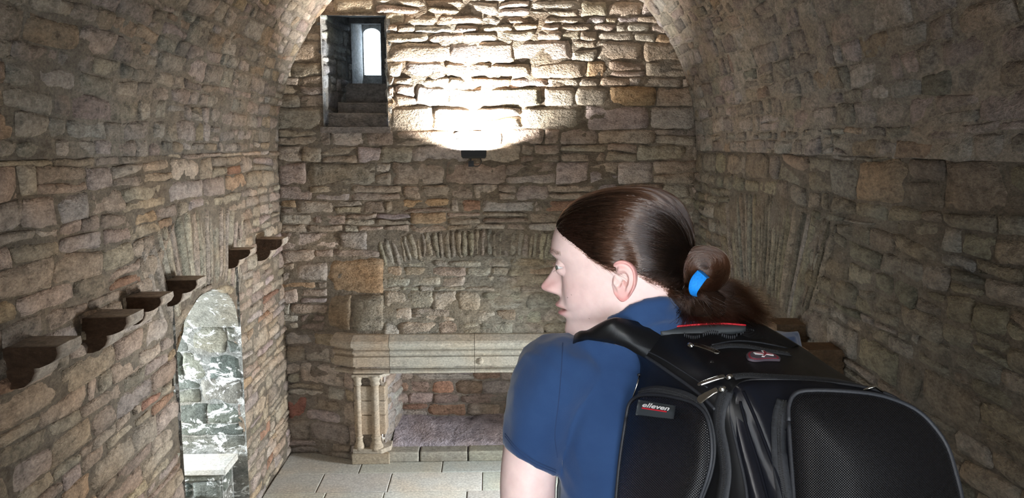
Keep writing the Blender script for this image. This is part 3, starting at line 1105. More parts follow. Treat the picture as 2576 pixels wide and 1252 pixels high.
M_HAIRM = hair_mesh_material()
M_HAIRT = plain('hair_mass', (0.012, 0.0055, 0.003), 0.9, spec=0.08)
M_HAIR = hair_strand_material('brown_hair_strands', (0.0150, 0.0074, 0.0045), 0.15, 1.62)
M_HAIRB = hair_strand_material('bun_hair_strands', (0.020, 0.0082, 0.0042), 0.16, 1.55)
M_HAIR2 = hair_strand_material('loose_hair_strands', (0.024, 0.010, 0.005), 0.25, 1.38)

# head frame: x forward, y to the left ear, z up, origin between the ear canals
EAR_PX, DH = (1553, 700), 1.05
ang = math.radians(16.6)
fwd0 = Vector((-math.cos(ang), math.sin(ang), 0))
lft = Vector((-math.sin(ang), -math.cos(ang), 0))
pit = math.radians(7)
hx = fwd0 * math.cos(pit) + Vector((0, 0, -1)) * math.sin(pit)
hz = hx.cross(lft)
HMAT = Matrix(((hx.x, lft.x, hz.x), (hx.y, lft.y, hz.y), (hx.z, lft.z, hz.z)))
EAR_W = P(EAR_PX[0], EAR_PX[1], DH - 0.070)
HORG = EAR_W - lft * 0.071


def H(x, y, z):
    """head-local millimetres to world"""
    return HORG + HMAT @ Vector((x * 0.001, y * 0.001, z * 0.001))


def Hinv(w):
    v = HMAT.transposed() @ (Vector(w) - HORG)
    return v * 1000.0


def interp(tab, z):
    zs = np.array([t[0] for t in tab][::-1], dtype=float)
    vs = np.array([t[1] for t in tab][::-1], dtype=float)
    return np.interp(z, zs, vs)


def smooth_tab(tab):
    """resample a (z, value) table with a Catmull-Rom curve"""
    pts = crom([(float(a), float(b_)) for a, b_ in tab], 6)
    return [(p[0], p[1]) for p in pts]


T_XF = smooth_tab([(128, 6), (126.5, 22), (123, 36), (118, 48), (110, 60), (98, 73), (85, 83), (72, 89.5), (55, 94.5), (42, 96.5), (34, 96.5), (26, 92.5), (18, 88.5), (8, 86.5), (0, 86), (-13, 87), (-26, 90), (-34, 93), (-40, 94), (-47, 93), (-54, 92), (-64, 88.5), (-74, 91), (-82, 92), (-89, 88), (-94, 78), (-98, 60), (-103, 40), (-110, 22), (-125, 6), (-150, -10), (-175, -22)])
T_XB = smooth_tab([(128, -14), (126.5, -30), (123, -46), (118, -57), (110, -69), (98, -80), (85, -87), (72, -91), (55, -94), (38, -95), (22, -94), (8, -91), (-13, -86), (-26, -83), (-40, -80), (-64, -80), (-82, -84), (-94, -87), (-110, -92), (-125, -98), (-150, -110), (-175, -124)])
T_W = smooth_tab([(128, 8), (126.5, 22), (123, 36), (118, 46), (110, 56), (98, 65), (85, 70.5), (72, 73), (55, 74.5), (38, 74.5), (22, 73.5), (8, 72), (-13, 69), (-26, 67), (-40, 64.5), (-64, 60), (-82, 57), (-94, 52), (-102, 47), (-112, 38), (-125, 32), (-150, 28), (-175, 28)])
T_TAPER = [(128, 0.0), (60, 0.02), (20, 0.06), (-10, 0.12), (-40, 0.22), (-64, 0.34), (-82, 0.42), (-98, 0.42), (-110, 0.2), (-175, 0.0)]
T_EXP = [(128, 2.0), (60, 2.25), (30, 2.45), (0, 2.5), (-30, 2.35), (-60, 2.1), (-90, 2.0), (-175, 2.0)]
T_NOSE = smooth_tab([(40, 0), (30, 0.6), (23, 2.6), (16, 8), (8, 14.5), (0, 21), (-7, 27.5), (-12, 31.5), (-16, 32), (-20, 28.5), (-24, 19), (-27, 9), (-30, 3), (-34, 0)])
T_NW = [(40, 12), (23, 9), (10, 9.5), (0, 11), (-10, 13), (-18, 14), (-26, 13), (-34, 12)]

th = np.concatenate([np.arange(-112, 112.01, 1.0), np.arange(115, 246, 3.2)])
th = np.radians(np.sort(th))
zz = np.concatenate([np.array([127.9, 127.4, 126.6, 125.5]), np.arange(124, 48, -1.6), np.arange(47, -97, -1.15), np.arange(-98, -134, -3.0)])
NT, NZ = len(th), len(zz)
xf, xb, wd = interp(T_XF, zz), interp(T_XB, zz) * np.where(zz > 0, 0.955, np.where(zz > -30, 0.955 + 0.045 * (-zz / 30), 1.0)), interp(T_W, zz)
tp, ex = interp(T_TAPER, zz), interp(T_EXP, zz)
TH, ZZ = np.meshgrid(th, zz)
XF, XB, WD, TP, EX = [np.repeat(a_[:, None], NT, 1) for a_ in (xf, xb, wd, tp, ex)]
XC = (XF + XB) / 2 - 6
c_, s_ = np.cos(TH), np.sin(TH)
LX_ = np.where(c_ > 0, XC + (XF - XC) * np.abs(c_) ** (2 / EX), XC - (XC - XB) * np.abs(c_) ** (2 / 2.05))
LY_ = WD * np.sign(s_) * np.abs(s_) ** (2 / EX) * (1 - TP * np.clip(c_, 0, 1) ** 0.8)
FRONT = (c_ > 0)
g_ = lambda a_, b2: np.exp(-(a_ / b2) ** 2)
# nose, wings, lips, brow, cheeks, sockets
nz, nw = interp(T_NOSE, zz)[:, None], interp(T_NW, zz)[:, None]
ay = np.abs(LY_)
D = nz * np.exp(-(ay / nw) ** 2.1)
D += 6.5 * g_(ay - 13, 5.0) * g_(ZZ + 18, 6.5)
D -= 3.0 * g_(ay - 20, 4.0) * g_(ZZ + 14, 10)
lipw = np.exp(-(ay / 23) ** 4)
D += lipw * (7.0 * g_(ZZ + 41, 4.6) + 6.5 * g_(ZZ + 53.5, 4.4) - 7.5 * g_(ZZ + 47, 2.0))
D += 1.6 * g_(ay - 26, 22) * g_(ZZ - 36, 7)
D += 4.0 * g_(ay - 44, 16) * g_(ZZ + 12, 22)
D -= 5.0 * g_(ay - 24, 13) * g_(ZZ - 18, 10)
D -= 2.0 * g_(ay - 27, 6) * g_(ZZ + 38, 14)
LX_ = np.where(FRONT, LX_ + D, LX_)
# lids wrapped round the eyeballs
EXC, EYC, EZC, ER = 76.0, 32.0, 16.0, 12.2
for sy in (1, -1):
    dy, dz = LY_ * sy - EYC, ZZ - EZC
    r2 = dy ** 2 + dz ** 2
    lid = EXC + np.sqrt(np.clip(13.6 ** 2 - r2, 0, None))
    near = (r2 < 13.4 ** 2) & FRONT & (LX_ > 40)
    LX_ = np.where(near, np.maximum(LX_, lid), LX_)
    amp_u = 5.2 * np.clip(1 - (dy / 14.0) ** 2, 0, None)
    amp_l = 4.4 * np.clip(1 - (dy / 14.0) ** 2, 0, None)
    op = near & (dz < amp_u) & (dz > -amp_l)
    LX_ = np.where(op, EXC + np.sqrt(np.clip(9.5 ** 2 - r2, 0, None)) - 1.0, LX_)
    # crease above the upper lid
    LX_ = LX_ - np.where(FRONT, 1.6 * np.exp(-((dz - 8.2 + 0.02 * dy ** 2) / 1.5) ** 2) * np.exp(-(dy / 13) ** 4), 0)
ZZ = np.where(ZZ > 40, 40 + (ZZ - 40) * 0.76, ZZ)
verts_h = np.stack([LX_.ravel(), LY_.ravel(), ZZ.ravel()], axis=1)
faces_h = []
for i in range(NZ - 1):
    for j in range(NT):
        k = (j + 1) % NT
        faces_h.append((i * NT + j, (i + 1) * NT + j, (i + 1) * NT + k, i * NT + k))
faces_h.append(tuple(range(NT)))
# colours of the skin, darkened at the nostrils and along the lip line
X_, Y_, Z_ = verts_h[:, 0], np.abs(verts_h[:, 1]), verts_h[:, 2]
base_skin = np.array([0.84, 0.63, 0.585])
cols_h = np.tile(base_skin, (len(verts_h), 1))


def blend(mask, c):
    global cols_h
    cols_h = cols_h * (1 - mask[:, None]) + np.array(c)[None, :] * mask[:, None]


fr = (X_ > 30).astype(float)
blend(0.8 * g_(Y_ - 7.5, 3.6) * g_(Z_ + 25.5, 2.4) * (X_ > 84), (0.30, 0.10, 0.09))
blend(0.60 * g_(Z_ + 14, 12) * np.exp(-(Y_ / 17) ** 4) * fr, (0.78, 0.36, 0.33))
blend(0.25 * g_(Y_ - 44, 18) * g_(Z_ + 16, 20) * fr, (0.82, 0.45, 0.42))
lipm = np.exp(-(Y_ / 23) ** 6) * np.exp(-((Z_ + 47) / 9.5) ** 6) * fr
blend(0.9 * lipm, (0.60, 0.24, 0.24))
blend(np.exp(-(Y_ / 21) ** 6) * np.exp(-((Z_ + 47) / 1.6) ** 4) * fr, (0.22, 0.07, 0.06))
brow = np.exp(-((Z_ - 36 - 3 * np.sin((Y_ - 10) / 42 * math.pi)) / 3.2) ** 4) * ((Y_ > 9) & (Y_ < 52)) * fr
blend(0.5 * brow, (0.30, 0.18, 0.13))
blend(0.30 * g_(Y_ - 32, 13) * g_(Z_ - 12, 9) * fr, (0.70, 0.40, 0.38))

for mpx in ((1428, 748), (1482, 801), (1437, 742)):
    _bv = BVHTree.FromPolygons([tuple(H(*v)) for v in verts_h], faces_h) if mpx == (1428, 748) else _bv
    _l = _bv.ray_cast(CAM, (P(*mpx, 1.0) - CAM).normalized())[0]
    if _l is not None:
        _dd = np.linalg.norm(verts_h - np.array(Hinv(_l)), axis=1)
        cols_h[np.argsort(_dd)[:2 if mpx[0] == 1428 else 1]] = (0.34, 0.17, 0.14)
# ears
ear_v, ear_f, ear_c = [], [], []
for sy in (1, -1):
    NR, NP = 15, 48
    prof_r = [0.0, 0.18, 0.30, 0.40, 0.48, 0.56, 0.63, 0.70, 0.76, 0.82, 0.88, 0.94, 0.985, 1.0, 0.92]
    prof_h = [-6.0, -5.5, -3.5, 1.5, 5.5, 7.0, 6.2, 4.0, 3.2, 4.2, 7.6, 9.2, 8.2, 4.5, -4.0]
    k0 = len(ear_v)
    for ir in range(NR):
        for ip in range(NP):
            a_ = ip * 2 * math.pi / NP          # 0 = backwards, pi/2 = up
            ca, sa = math.cos(a_), math.sin(a_)
            rx = 18.0 + 1.5 * sa + 2.0 * max(0, sa)
            rz = 28.0
            low = max(0.0, -sa) ** 2
            rx *= 1 - 0.30 * low
            r = prof_r[ir]
            h = prof_h[ir]
            lobe = sstep(0.45, 0.9, -sa)
            h = lerp(h, 3.2 * (1 - r ** 4) if r < 0.99 else (1.0 if ir == 13 else -3.0), lobe)
            front = sstep(0.35, 0.95, -ca) * (1 - lobe)
            hf = h if r < 0.35 else lerp(h, -1.0 - 3.0 * max(0, r - 0.6), front)
            tr = 7.0 * math.exp(-((r - 0.62) / 0.16) ** 2) * math.exp(-((a_ - math.pi * 1.06) / 0.32) ** 2)
            h = hf + tr
            ex_, ez_ = -ca * rx * r, sa * rz * r
            ti = math.radians(9)
            x2 = ex_ * math.cos(ti) - ez_ * math.sin(ti) - 8.0
            z2 = ex_ * math.sin(ti) + ez_ * math.cos(ti) - 1.0 - 2.0
            flare = 0.30 * (-(x2 + 8.0 - 12))
            ear_v.append((x2 + h * 0.25, sy * (71.5 + h * 0.95 + flare * 0.8), z2))
            red = 0.30 + 0.5 * sstep(0.7, 0.95, r) + 0.25 * lobe
            red *= 1 - 0.6 * front
            ear_c.append(tuple(base_skin * (1 - red) + np.array((0.80, 0.36, 0.33)) * red))
    for ir in range(NR - 1):
        for ip in range(NP):
            a_, b_ = k0 + ir * NP + ip, k0 + ir * NP + (ip + 1) % NP
            ear_f.append((a_, b_, b_ + NP, a_ + NP))


def limb(path, radii, n=16, squash=1.0):
    pts = crom([tuple(p) for p in path], 5)
    rr = [r_[0] for r_ in crom([(r_, 0.0) for r_ in radii], 5)]
    return tube_vf([Vector(p) for p in pts], [float(r_) for r_ in rr], n)


body_parts = [([H(*v) for v in verts_h], faces_h), ([H(*v) for v in ear_v], ear_f)]
body_cols = [tuple(c) for c in cols_h] + list(ear_c)


def add_body(vf, col=tuple(base_skin)):
    body_parts.append(vf)
    body_cols.extend([col] * len(vf[0]))


# torso, arms and legs under the clothes
SH_L, SH_R = P(1405, 925, 1.06), P(1950, 900, 1.16)
HIP = P(1700, 1640, 1.00)
NECKB = H(-60, 0, -120)
CHEST = P(1690, 1060, 1.10)
add_body(limb([NECKB, P(1680, 930, 1.11), CHEST, P(1700, 1350, 1.03), HIP], [0.035, 0.045, 0.055, 0.06, 0.09]))
ARM = [P(1432, 918, 1.055), P(1392, 985, 1.055), P(1352, 1085, 1.055), P(1331, 1180, 1.055), P(1328, 1260, 1.055), P(1332, 1390, 1.05)]
add_body(limb([SH_R] + ARM[:0] + [P(1960, 1050, 1.22), P(1960, 1250, 1.24), P(1960, 1420, 1.22)], [0.035, 0.042, 0.042, 0.036]))
add_body(limb(ARM, [0.036, 0.044, 0.0425, 0.0395, 0.0385, 0.036]))
ELB_L, ELB_R = ARM[-1], P(1960, 1420, 1.22)


def hand(wrist, dirv, palmn, flip):
    """palm, four unequal bent fingers and a thumb leaving the side of the palm"""
    d = Vector(dirv).normalized()
    n_ = (Vector(palmn) - d * d.dot(Vector(palmn))).normalized()
    s2 = d.cross(n_) * flip
    rings = []
    for t, w_, h_ in ((0, .026, .02), (.03, .034, .016), (.06, .041, .014), (.085, .041, .012), (.092, .036, .008)):
        rings.append([wrist + d * t + s2 * (w_ * math.cos(a * math.pi / 6)) + n_ * (h_ * math.sin(a * math.pi / 6)) for a in range(12)])
    add_body(loft_vf(rings))
    for k, ln in enumerate((.072, .080, .074, .058)):
        b0 = wrist + d * 0.082 + s2 * (0.030 - k * 0.020)
        pth = [b0, b0 + d * ln * .42 + n_ * .004, b0 + d * ln * .75 + n_ * .016, b0 + d * ln * .95 + n_ * .034]
        add_body(limb(pth, [.0095, .009, .0082, .0062], 8))
    t0 = wrist + d * 0.025 + s2 * 0.030
    add_body(limb([t0, t0 + d * .03 + s2 * .022 + n_ * .006, t0 + d * .055 + s2 * .030 + n_ * .014, t0 + d * .075 + s2 * .030 + n_ * .022], [.013, .0115, .010, .007], 8))


for elb, wr_, flip in ((ELB_L, P(1345, 1740, 1.14), 1), (ELB_R, P(1960, 1800, 1.24), -1)):
    add_body(limb([elb, elb.lerp(wr_, 0.35), elb.lerp(wr_, 0.8), wr_], [0.037, 0.038, 0.029, 0.026]))
    hand(wr_, wr_ - elb, Vector((0.8 * flip, -0.3, 0)), flip)
LEGS = []
ZL = 1.30
rt = (SH_R - SH_L).normalized()
rt.z = 0
rt.normalize()
ahead = Vector((-rt.y, rt.x, 0))
for s in (-1, 1):
    hp = HIP + rt * (0.088 * s) - Vector((0, 0, 0.03))
    ft = Vector((hp.x, hp.y, ZL)) + ahead * (0.10 if s < 0 else 0.02)
    kn = hp.lerp(ft, 0.5) + ahead * 0.06
    an = Vector((ft.x, ft.y, ZL + 0.09))
    LEGS.append((hp, kn, an))
    add_body(limb([hp, hp.lerp(kn, 0.5), kn, kn.lerp(an, 0.4), an, an - Vector((0, 0, 0.04))], [0.085, 0.072, 0.052, 0.050, 0.036, 0.035]))

person = empty('person', (LEGS[0][2] + LEGS[1][2]) / 2 - Vector((0, 0, 0.09)))
tag(person, 'woman in a navy t-shirt with brown hair in a low bun, looking left', 'person')
V, Fc = join_vf(body_parts)
body = keep(link_mesh('body', V, Fc, M_SKIN, smooth=True, col=body_cols), person)

# eyeballs
M_EYE, nt, b = new_mat('eye')
at = N(nt, 'ShaderNodeAttribute', attribute_name='Col')
nt.links.new(at.outputs['Color'], b.inputs['Base Color'])
b.inputs['Roughness'].default_value = 0.08
b.inputs['Coat Weight'].default_value = 0.6
for sy in (1, -1):
    V, Fc, cl = [], [], []
    gaze = Vector((1, 0.50, -0.18)).normalized()
    for i in range(33):
        for j in range(36):
            p_, t_ = i * math.pi / 32, j * math.pi / 18
            v = Vector((math.cos(p_), math.sin(p_) * math.cos(t_), math.sin(p_) * math.sin(t_)))
            q_ = Vector((1, 0, 0)).rotation_difference(gaze)
            w = q_ @ v
            rr = ER + (0.7 * max(0, math.cos(p_ * 2.2)) if p_ < 0.6 else 0)
            V.append(H(EXC + rr * w.x, sy * EYC + rr * w.y, EZC + rr * w.z))
            aa = math.degrees(p_)
            cl.append((0.01, 0.01, 0.01) if aa < 12 else ((0.16, 0.19, 0.17) if aa < 27 else ((0.06, 0.07, 0.07) if aa < 31 else (0.78, 0.76, 0.74))))
    for i in range(32):
        for j in range(36):
            a_, b_ = i * 36 + j, i * 36 + (j + 1) % 36
            Fc.append((a_, b_, b_ + 36, a_ + 36))
    keep(link_mesh('eyeball', V, Fc, M_EYE, smooth=True, col=cl), person)

# ------------------------------------------------------------------ hair
HL = [(92, 76), (86, 72), (72, 61), (57, 51), (44, 41), (32, 29), (15, 19), (4, 17), (-4, 21), (-16, 22), (-26, 5), (-50, -11), (-66, -29), (-76, -38), (-100, -40)]


def hairline(x):
    xs_ = [p[0] for p in HL][::-1]
    ys_ = [p[1] for p in HL][::-1]
    return np.interp(x, xs_, ys_)


hv = verts_h.copy()
above = hv[:, 2] - hairline(hv[:, 0])
nrm = hv - np.array([0, 0, 25.0])
nrm /= np.linalg.norm(nrm, axis=1)[:, None]
lift = 0.3 + 5.5 * np.clip(above / 30.0, 0, 1) ** 0.7
hv2 = hv + nrm * lift[:, None]
okv = above > -0.5
cap_f = [f for f in faces_h if all(okv[i] for i in f)]
used = sorted(set(i for f in cap_f for i in f))
rem = {a_: i for i, a_ in enumerate(used)}
hair = keep(link_mesh('hair', [H(*hv2[i]) for i in used], [tuple(rem[i] for i in f) for f in cap_f], M_HAIRM, smooth=True), person)
hair['label'] = 'brown hair combed straight back into a low bun'


def hair_curves(name, strands, radius, mat, parent, tip=0.35):
    """strands: list of (n,3) arrays in world coordinates"""
    cu = bpy.data.hair_curves.new(name)
    sizes = [len(s) for s in strands]
    cu.add_curves(sizes)
    allp = np.concatenate(strands).astype(np.float32)
    cu.attributes['position'].data.foreach_set('vector', allp.ravel())
    ra = cu.attributes.get('radius') or cu.attributes.new('radius', 'FLOAT', 'POINT')
    rr = np.concatenate([radius * (1 - (1 - tip) * np.linspace(0, 1, n_) ** 2) for n_ in sizes]).astype(np.float32)
    ra.data.foreach_set('value', rr)
    cu.materials.append(mat)
    o_ = bpy.data.objects.new(name, cu)
    COL.objects.link(o_)
    keep(o_, person)
    if parent is not person:
        o_.parent = parent
    o_['kind'] = 'stuff'
    return o_


HM = np.array(HMAT) * 0.001
HO = np.array(HORG)


def to_world(a_):
    return a_ @ HM.T + HO


cen = np.array([0.0, 0.0, 25.0])
bvh_cap = BVHTree.FromPolygons([tuple(v) for v in hv2], [f for f in faces_h], all_triangles=False)


def cap_radius(dirs):
    out_ = []
    for d in dirs:
        loc, nn, idx, dist = bvh_cap.ray_cast(Vector(cen) + Vector(d) * 300.0, Vector(-d))
        out_.append(np.linalg.norm(np.array(loc) - cen) if loc is not None else 90.0)
    return np.array(out_)


# cached radius map over directions
GA, GE = 120, 61
dirs = []
for ie in range(GE):
    e_ = -math.pi / 2 + math.pi * ie / (GE - 1)
    for ia in range(GA):
        a_ = -math.pi + 2 * math.pi * ia / GA
        dirs.append((math.cos(e_) * math.cos(a_), math.cos(e_) * math.sin(a_), math.sin(e_)))
RMAP = cap_radius(np.array(dirs)).reshape(GE, GA)


def rad_at(d):
    e_ = (np.arcsin(np.clip(d[..., 2], -1, 1)) + math.pi / 2) / math.pi * (GE - 1)
    a_ = (np.arctan2(d[..., 1], d[..., 0]) + math.pi) / (2 * math.pi) * GA
    e0, a0 = np.clip(np.floor(e_).astype(int), 0, GE - 2), np.floor(a_).astype(int)
    fe, fa = e_ - e0, a_ - a0
    a1 = (a0 + 1) % GA
    a0 = a0 % GA
    return (RMAP[e0, a0] * (1 - fe) * (1 - fa) + RMAP[e0 + 1, a0] * fe * (1 - fa) + RMAP[e0, a1] * (1 - fe) * fa + RMAP[e0 + 1, a1] * fe * fa)


BUN = np.array([-96.0, 6.0, 2.0])
db = (BUN - cen) / np.linalg.norm(BUN - cen)
NS, NPT = 15000, 16
e1_ = np.cross(db, np.array([0, 0, 1.0])); e1_ /= np.linalg.norm(e1_)
e2_ = np.cross(db, e1_)
NCL = 170
cl_r, cl_w = rng.normal(0, 1.0, NCL), rng.normal(0, 0.016, (NCL, 3))
strands = []
cand = np.array([i for i in range(len(hv)) if above[i] > 0])
wts = np.where(hv[cand][:, 0] > 20, 0.5, 1.0) * np.where(np.abs(above[cand]) < 8, 1.6, 1.0)
# even out the crowded front lattice
wts = wts * np.where(np.cos(np.arctan2(hv[cand][:, 1], hv[cand][:, 0])) > 0.5, 0.35, 1.0)
sel = rng.choice(cand, NS, p=wts / wts.sum())
for i in sel:
    p0 = hv[i] + rng.normal(0, 1.2, 3)
    d0 = (p0 - cen) / np.linalg.norm(p0 - cen)
    tgt = db + rng.normal(0, 0.07, 3)
    tgt /= np.linalg.norm(tgt)
    om = math.acos(max(-1, min(1, float(d0.dot(tgt)))))
    if om < 0.1 or om > 3.05:
        continue
    ts = np.linspace(0, 1, NPT)
    dd = (np.sin((1 - ts) * om)[:, None] * d0 + np.sin(ts * om)[:, None] * tgt) / math.sin(om)
    kc_ = int((math.atan2(float(d0.dot(e1_)), float(d0.dot(e2_))) / (2 * math.pi) + 0.5) * NCL) % NCL
    wv_ = cl_w[kc_] + rng.normal(0, 0.006, 3)
    dd = dd + wv_ * np.sin(ts * math.pi)[:, None] + rng.normal(0, 0.003, 3) * np.sin(ts * 7 + rng.uniform(0, 6))[:, None]
    dd /= np.linalg.norm(dd, axis=1)[:, None]
    r_ = rad_at(dd) + rng.uniform(-0.6, 1.3) + (rng.uniform(0, 2.5) if rng.random() < 0.03 else 0) * np.sin(ts * math.pi)
    r_ = r_ + cl_r[kc_] * np.sin(ts * math.pi * 0.95)
    r_[0] = min(r_[0], np.linalg.norm(p0 - cen) + 1.0)
    strands.append(to_world(cen + dd * r_[:, None]))
hair_curves('hair_strands', strands, 0.00020, M_HAIR, hair)

# fine short hairs along the temple and the nape
strands = []
for k in range(1100):
    if k % 3:
        x0 = rng.uniform(2, 84)
    else:
        x0 = rng.uniform(-74, -22)
    z0 = hairline(x0) - rng.uniform(-1.5, 4 if x0 > 20 else 6)
    d2 = np.abs(hv[:, 0] - x0) + np.abs(hv[:, 2] - z0) + (hv[:, 1] < 5) * 50
    p0 = hv[np.argmin(d2)] + np.array([0, 0.4, 0])
    ln = rng.uniform(8, 24)
    dr = np.array([-1, 0.05, -0.12 + rng.normal(0, 0.35)]) if x0 > 0 else np.array([-0.9, 0.1, 0.1 + rng.normal(0, 0.4)])
    ts = np.linspace(0, 1, 6)[:, None]
    pts = p0 + dr * ln * ts + np.array([0, 2.2, rng.normal(-2, 3)]) * ts ** 2
    strands.append(to_world(pts))
# eyebrow and lashes
for k in range(170):
    yb_ = rng.uniform(10, 52)
    zb_ = 35.5 + 3 * math.sin((yb_ - 10) / 42 * math.pi) + rng.normal(0, 1.6)
    i = np.argmin(np.abs(hv[:, 1] - yb_) + np.abs(hv[:, 2] - zb_) + (hv[:, 0] < 30) * 100)
    p0 = hv[i] + np.array([0.4, 0.2, 0])
    ts = np.linspace(0, 1, 4)[:, None]
    strands.append(to_world(p0 + np.array([0.6, 6.0, 1.8 + rng.normal(0, 1)]) * ts + np.array([-1.2, 0, -1]) * ts ** 2))
for k in range(44):
    yl = rng.uniform(-12, 12)
    upper = k % 3 != 0
    zl = (5.2 if upper else -4.4) * (1 - (yl / 14) ** 2)
    p0 = np.array([EXC + math.sqrt(max(1, 13.6 ** 2 - yl ** 2 - zl ** 2)) + 0.2, EYC + yl, EZC + zl])
    ts = np.linspace(0, 1, 5)[:, None]
    L_ = rng.uniform(5, 8) if upper else rng.uniform(3, 4.5)
    strands.append(to_world(p0 + np.array([0.95, yl / 22, -0.15 if upper else -0.5]) * L_ * ts + np.array([0, 0, 3.0 if upper else -0.6]) * ts ** 2))
hair_curves('fine_hairs', strands, 0.00011, M_HAIR, hair, tip=0.15)

# bun: a coil seen end-on
BC = np.array(P(1770, 672, 0.998))
bu, bv, bn = np.array(RGT), np.array(UPV), np.array(-FWD)
RM, Rm = 0.0050, 0.0255


def torus(a_, b_, off=0.0):
    r_ = RM + (Rm + off) * np.cos(b_)
    sq = 1.0 - 0.10 * np.sin(a_)
    return BC + np.outer(np.cos(a_) * r_ * 1.08, bu) + np.outer(np.sin(a_) * r_ * sq, bv) + np.outer((Rm + off) * np.sin(b_) * 0.95, bn)


V, Fc = [], []
for i in range(36):
    V += list(torus(np.full(20, i * math.pi / 18), np.arange(20) * math.pi / 10, -0.001))
for i in range(36):
    for j in range(20):
        a_, b_ = i * 20 + j, i * 20 + (j + 1) % 20
        c2, d2 = ((i + 1) % 36) * 20 + j, ((i + 1) % 36) * 20 + (j + 1) % 20
        Fc.append((a_, b_, d2, c2))
bun = keep(link_mesh('hair_bun', V, Fc, M_HAIRM, smooth=True), person)
strands = []
for k in range(3600):
    a0, sp = rng.uniform(0, 2 * math.pi), rng.uniform(1.6, 3.4)
    b0 = rng.uniform(0, 2 * math.pi)
    ts = np.linspace(0, 1, 14)
    strands.append(torus(a0 - sp * ts, b0 + 0.9 * ts * rng.uniform(0.5, 1.4) + rng.normal(0, 0.05, 1), rng.uniform(-0.0005, 0.0012) + (rng.uniform(0, 0.004) * np.sin(ts * math.pi) if rng.random() < 0.03 else 0)))
hair_curves('bun_strands', strands, 0.00018, M_HAIRB, bun)

# loose tail under the bun
V, Fc = tube_vf([P(1735, 715, 1.010), P(1765, 745, 1.004), P(1800, 772, 0.998), P(1815, 795, 0.992)], [0.014, 0.019, 0.018, 0.006], 14)
tail = keep(link_mesh('hair_tail', V, Fc, M_HAIRT, smooth=True), person)
V, Fc = tube_vf([P(1700, 735, 0.998), P(1722, 755, 0.990), P(1760, 775, 0.980), P(1790, 785, 0.980)], [0.008, 0.012, 0.012, 0.005], 12)
keep(link_mesh('hair_tail', V, Fc, M_HAIRT, smooth=True), person)
strands = []
clumps = [  # root px, mid px, end px, spread, count
    ((1745, 722), (1800, 742), (1905, 792), 20, 884, 1.020),
    ((1752, 735), (1815, 770), (1860, 800), 22, 1054, 1.005),
    ((1740, 740), (1775, 775), (1790, 812), 24, 1054, 0.990),
    ((1725, 742), (1735, 770), (1730, 806), 20, 714, 0.982),
    ((1690, 738), (1715, 758), (1765, 790), 14, 714, 0.990),
    ((1775, 700), (1830, 705), (1880, 745), 16, 442, 1.030),
    ((1765, 725), (1850, 760), (1935, 800), 18, 374, 1.020),
    ((1770, 730), (1840, 738), (1925, 762), 22, 238, 1.030),
]
for (r0, m0, e0, sp, cnt, dd_) in clumps:
    for k in range(cnt):
        j1, j2, j3 = rng.normal(0, sp * 0.35, 2), rng.normal(0, sp * 0.7, 2), rng.normal(0, sp * 1.0, 2)
        dj = rng.normal(0, 0.008)
        a_ = P(r0[0] + j1[0], r0[1] + j1[1], dd_ + dj * 0.6)
        m_ = P(m0[0] + j2[0], m0[1] + j2[1], dd_ - 0.012 + dj)
        e_ = P(e0[0] + j3[0], min(e0[1] + j3[1], 822), max(1.006, dd_ + 0.012) + dj * 1.2)
        ts = np.linspace(0, 1, 12)[:, None]
        pt = (1 - ts) ** 2 * np.array(a_) + 2 * ts * (1 - ts) * np.array(m_) + ts ** 2 * np.array(e_)
        pt = pt + rng.normal(0, 0.0013, 3) * np.sin(ts * rng.uniform(3, 9) + rng.uniform(0, 6))
        strands.append(pt)
hair_curves('tail_strands', strands, 0.00024, M_HAIR2, tail, tip=0.2)

# blue hair tie
M_TIE = plain('blue_elastic', (0.0, 0.23, 0.75), 0.75, nscale=400, namt=0.2, bumpd=0.0004)
loop_px = [(1766, 690, 0.960), (1754, 704, 0.957), (1746, 720, 0.957), (1742, 734, 0.961), (1746, 747, 0.972), (1756, 744, 1.020), (1772, 716, 1.035), (1780, 695, 1.015), (1776, 687, 0.974)]
wid = [15, 16, 14, 10, 6, 8, 12, 12, 14]
path = [P(*p) for p in loop_px]
rings = []
for i, p in enumerate(path):
    t = (path[(i + 1) % len(path)] - path[i - 1]).normalized()
    out_v = (p - P(1758, 716, 1.008)).normalized()
    w_ = t.cross(out_v).normalized() * (wid[i] * 0.00056)
    o2 = out_v * 0.0012
    rings.append([p + w_ + o2 * 0.6, p + o2 * 1.4, p - w_ + o2 * 0.6, p - w_ - o2, p + w_ - o2])
rings.append(rings[0])
tie = keep(link_mesh('hair_tie', *loft_vf(rings, caps=False), M_TIE, smooth=True), person)
sm = tie.modifiers.new('s', 'SUBSURF')
sm.levels = sm.render_levels = 2
tie['label'] = 'bright blue elastic hair tie round the bun'

# ------------------------------------------------------------------ t-shirt
def shirt_material():
    m, nt, b = new_mat('navy_cotton')
    g = N(nt, 'ShaderNodeNewGeometry')
    n1 = tex_noise(nt, g.outputs['Position'], 14, 4, 0.6, 0.5)
    n2 = tex_noise(nt, g.outputs['Position'], 700, 2)
    nt.links.new(mixc(nt, 1.0, (0.019, 0.050, 0.132), ramp(nt, n1, [(0.3, (0.82, 0.84, 0.88)), (0.7, (1.15, 1.12, 1.08))]), 'MULTIPLY'), b.inputs['Base Color'])
    b.inputs['Roughness'].default_value = 0.9
    b.inputs['Specular IOR Level'].default_value = 0.2
    b.inputs['Sheen Weight'].default_value = 0.25
    b.inputs['Sheen Roughness'].default_value = 0.5
    bump(nt, b, add(nt, n2, add(nt, n1, 2.0, 'MULTIPLY')), 0.25, 0.0015)
    return m


M_SHIRT = shirt_material()


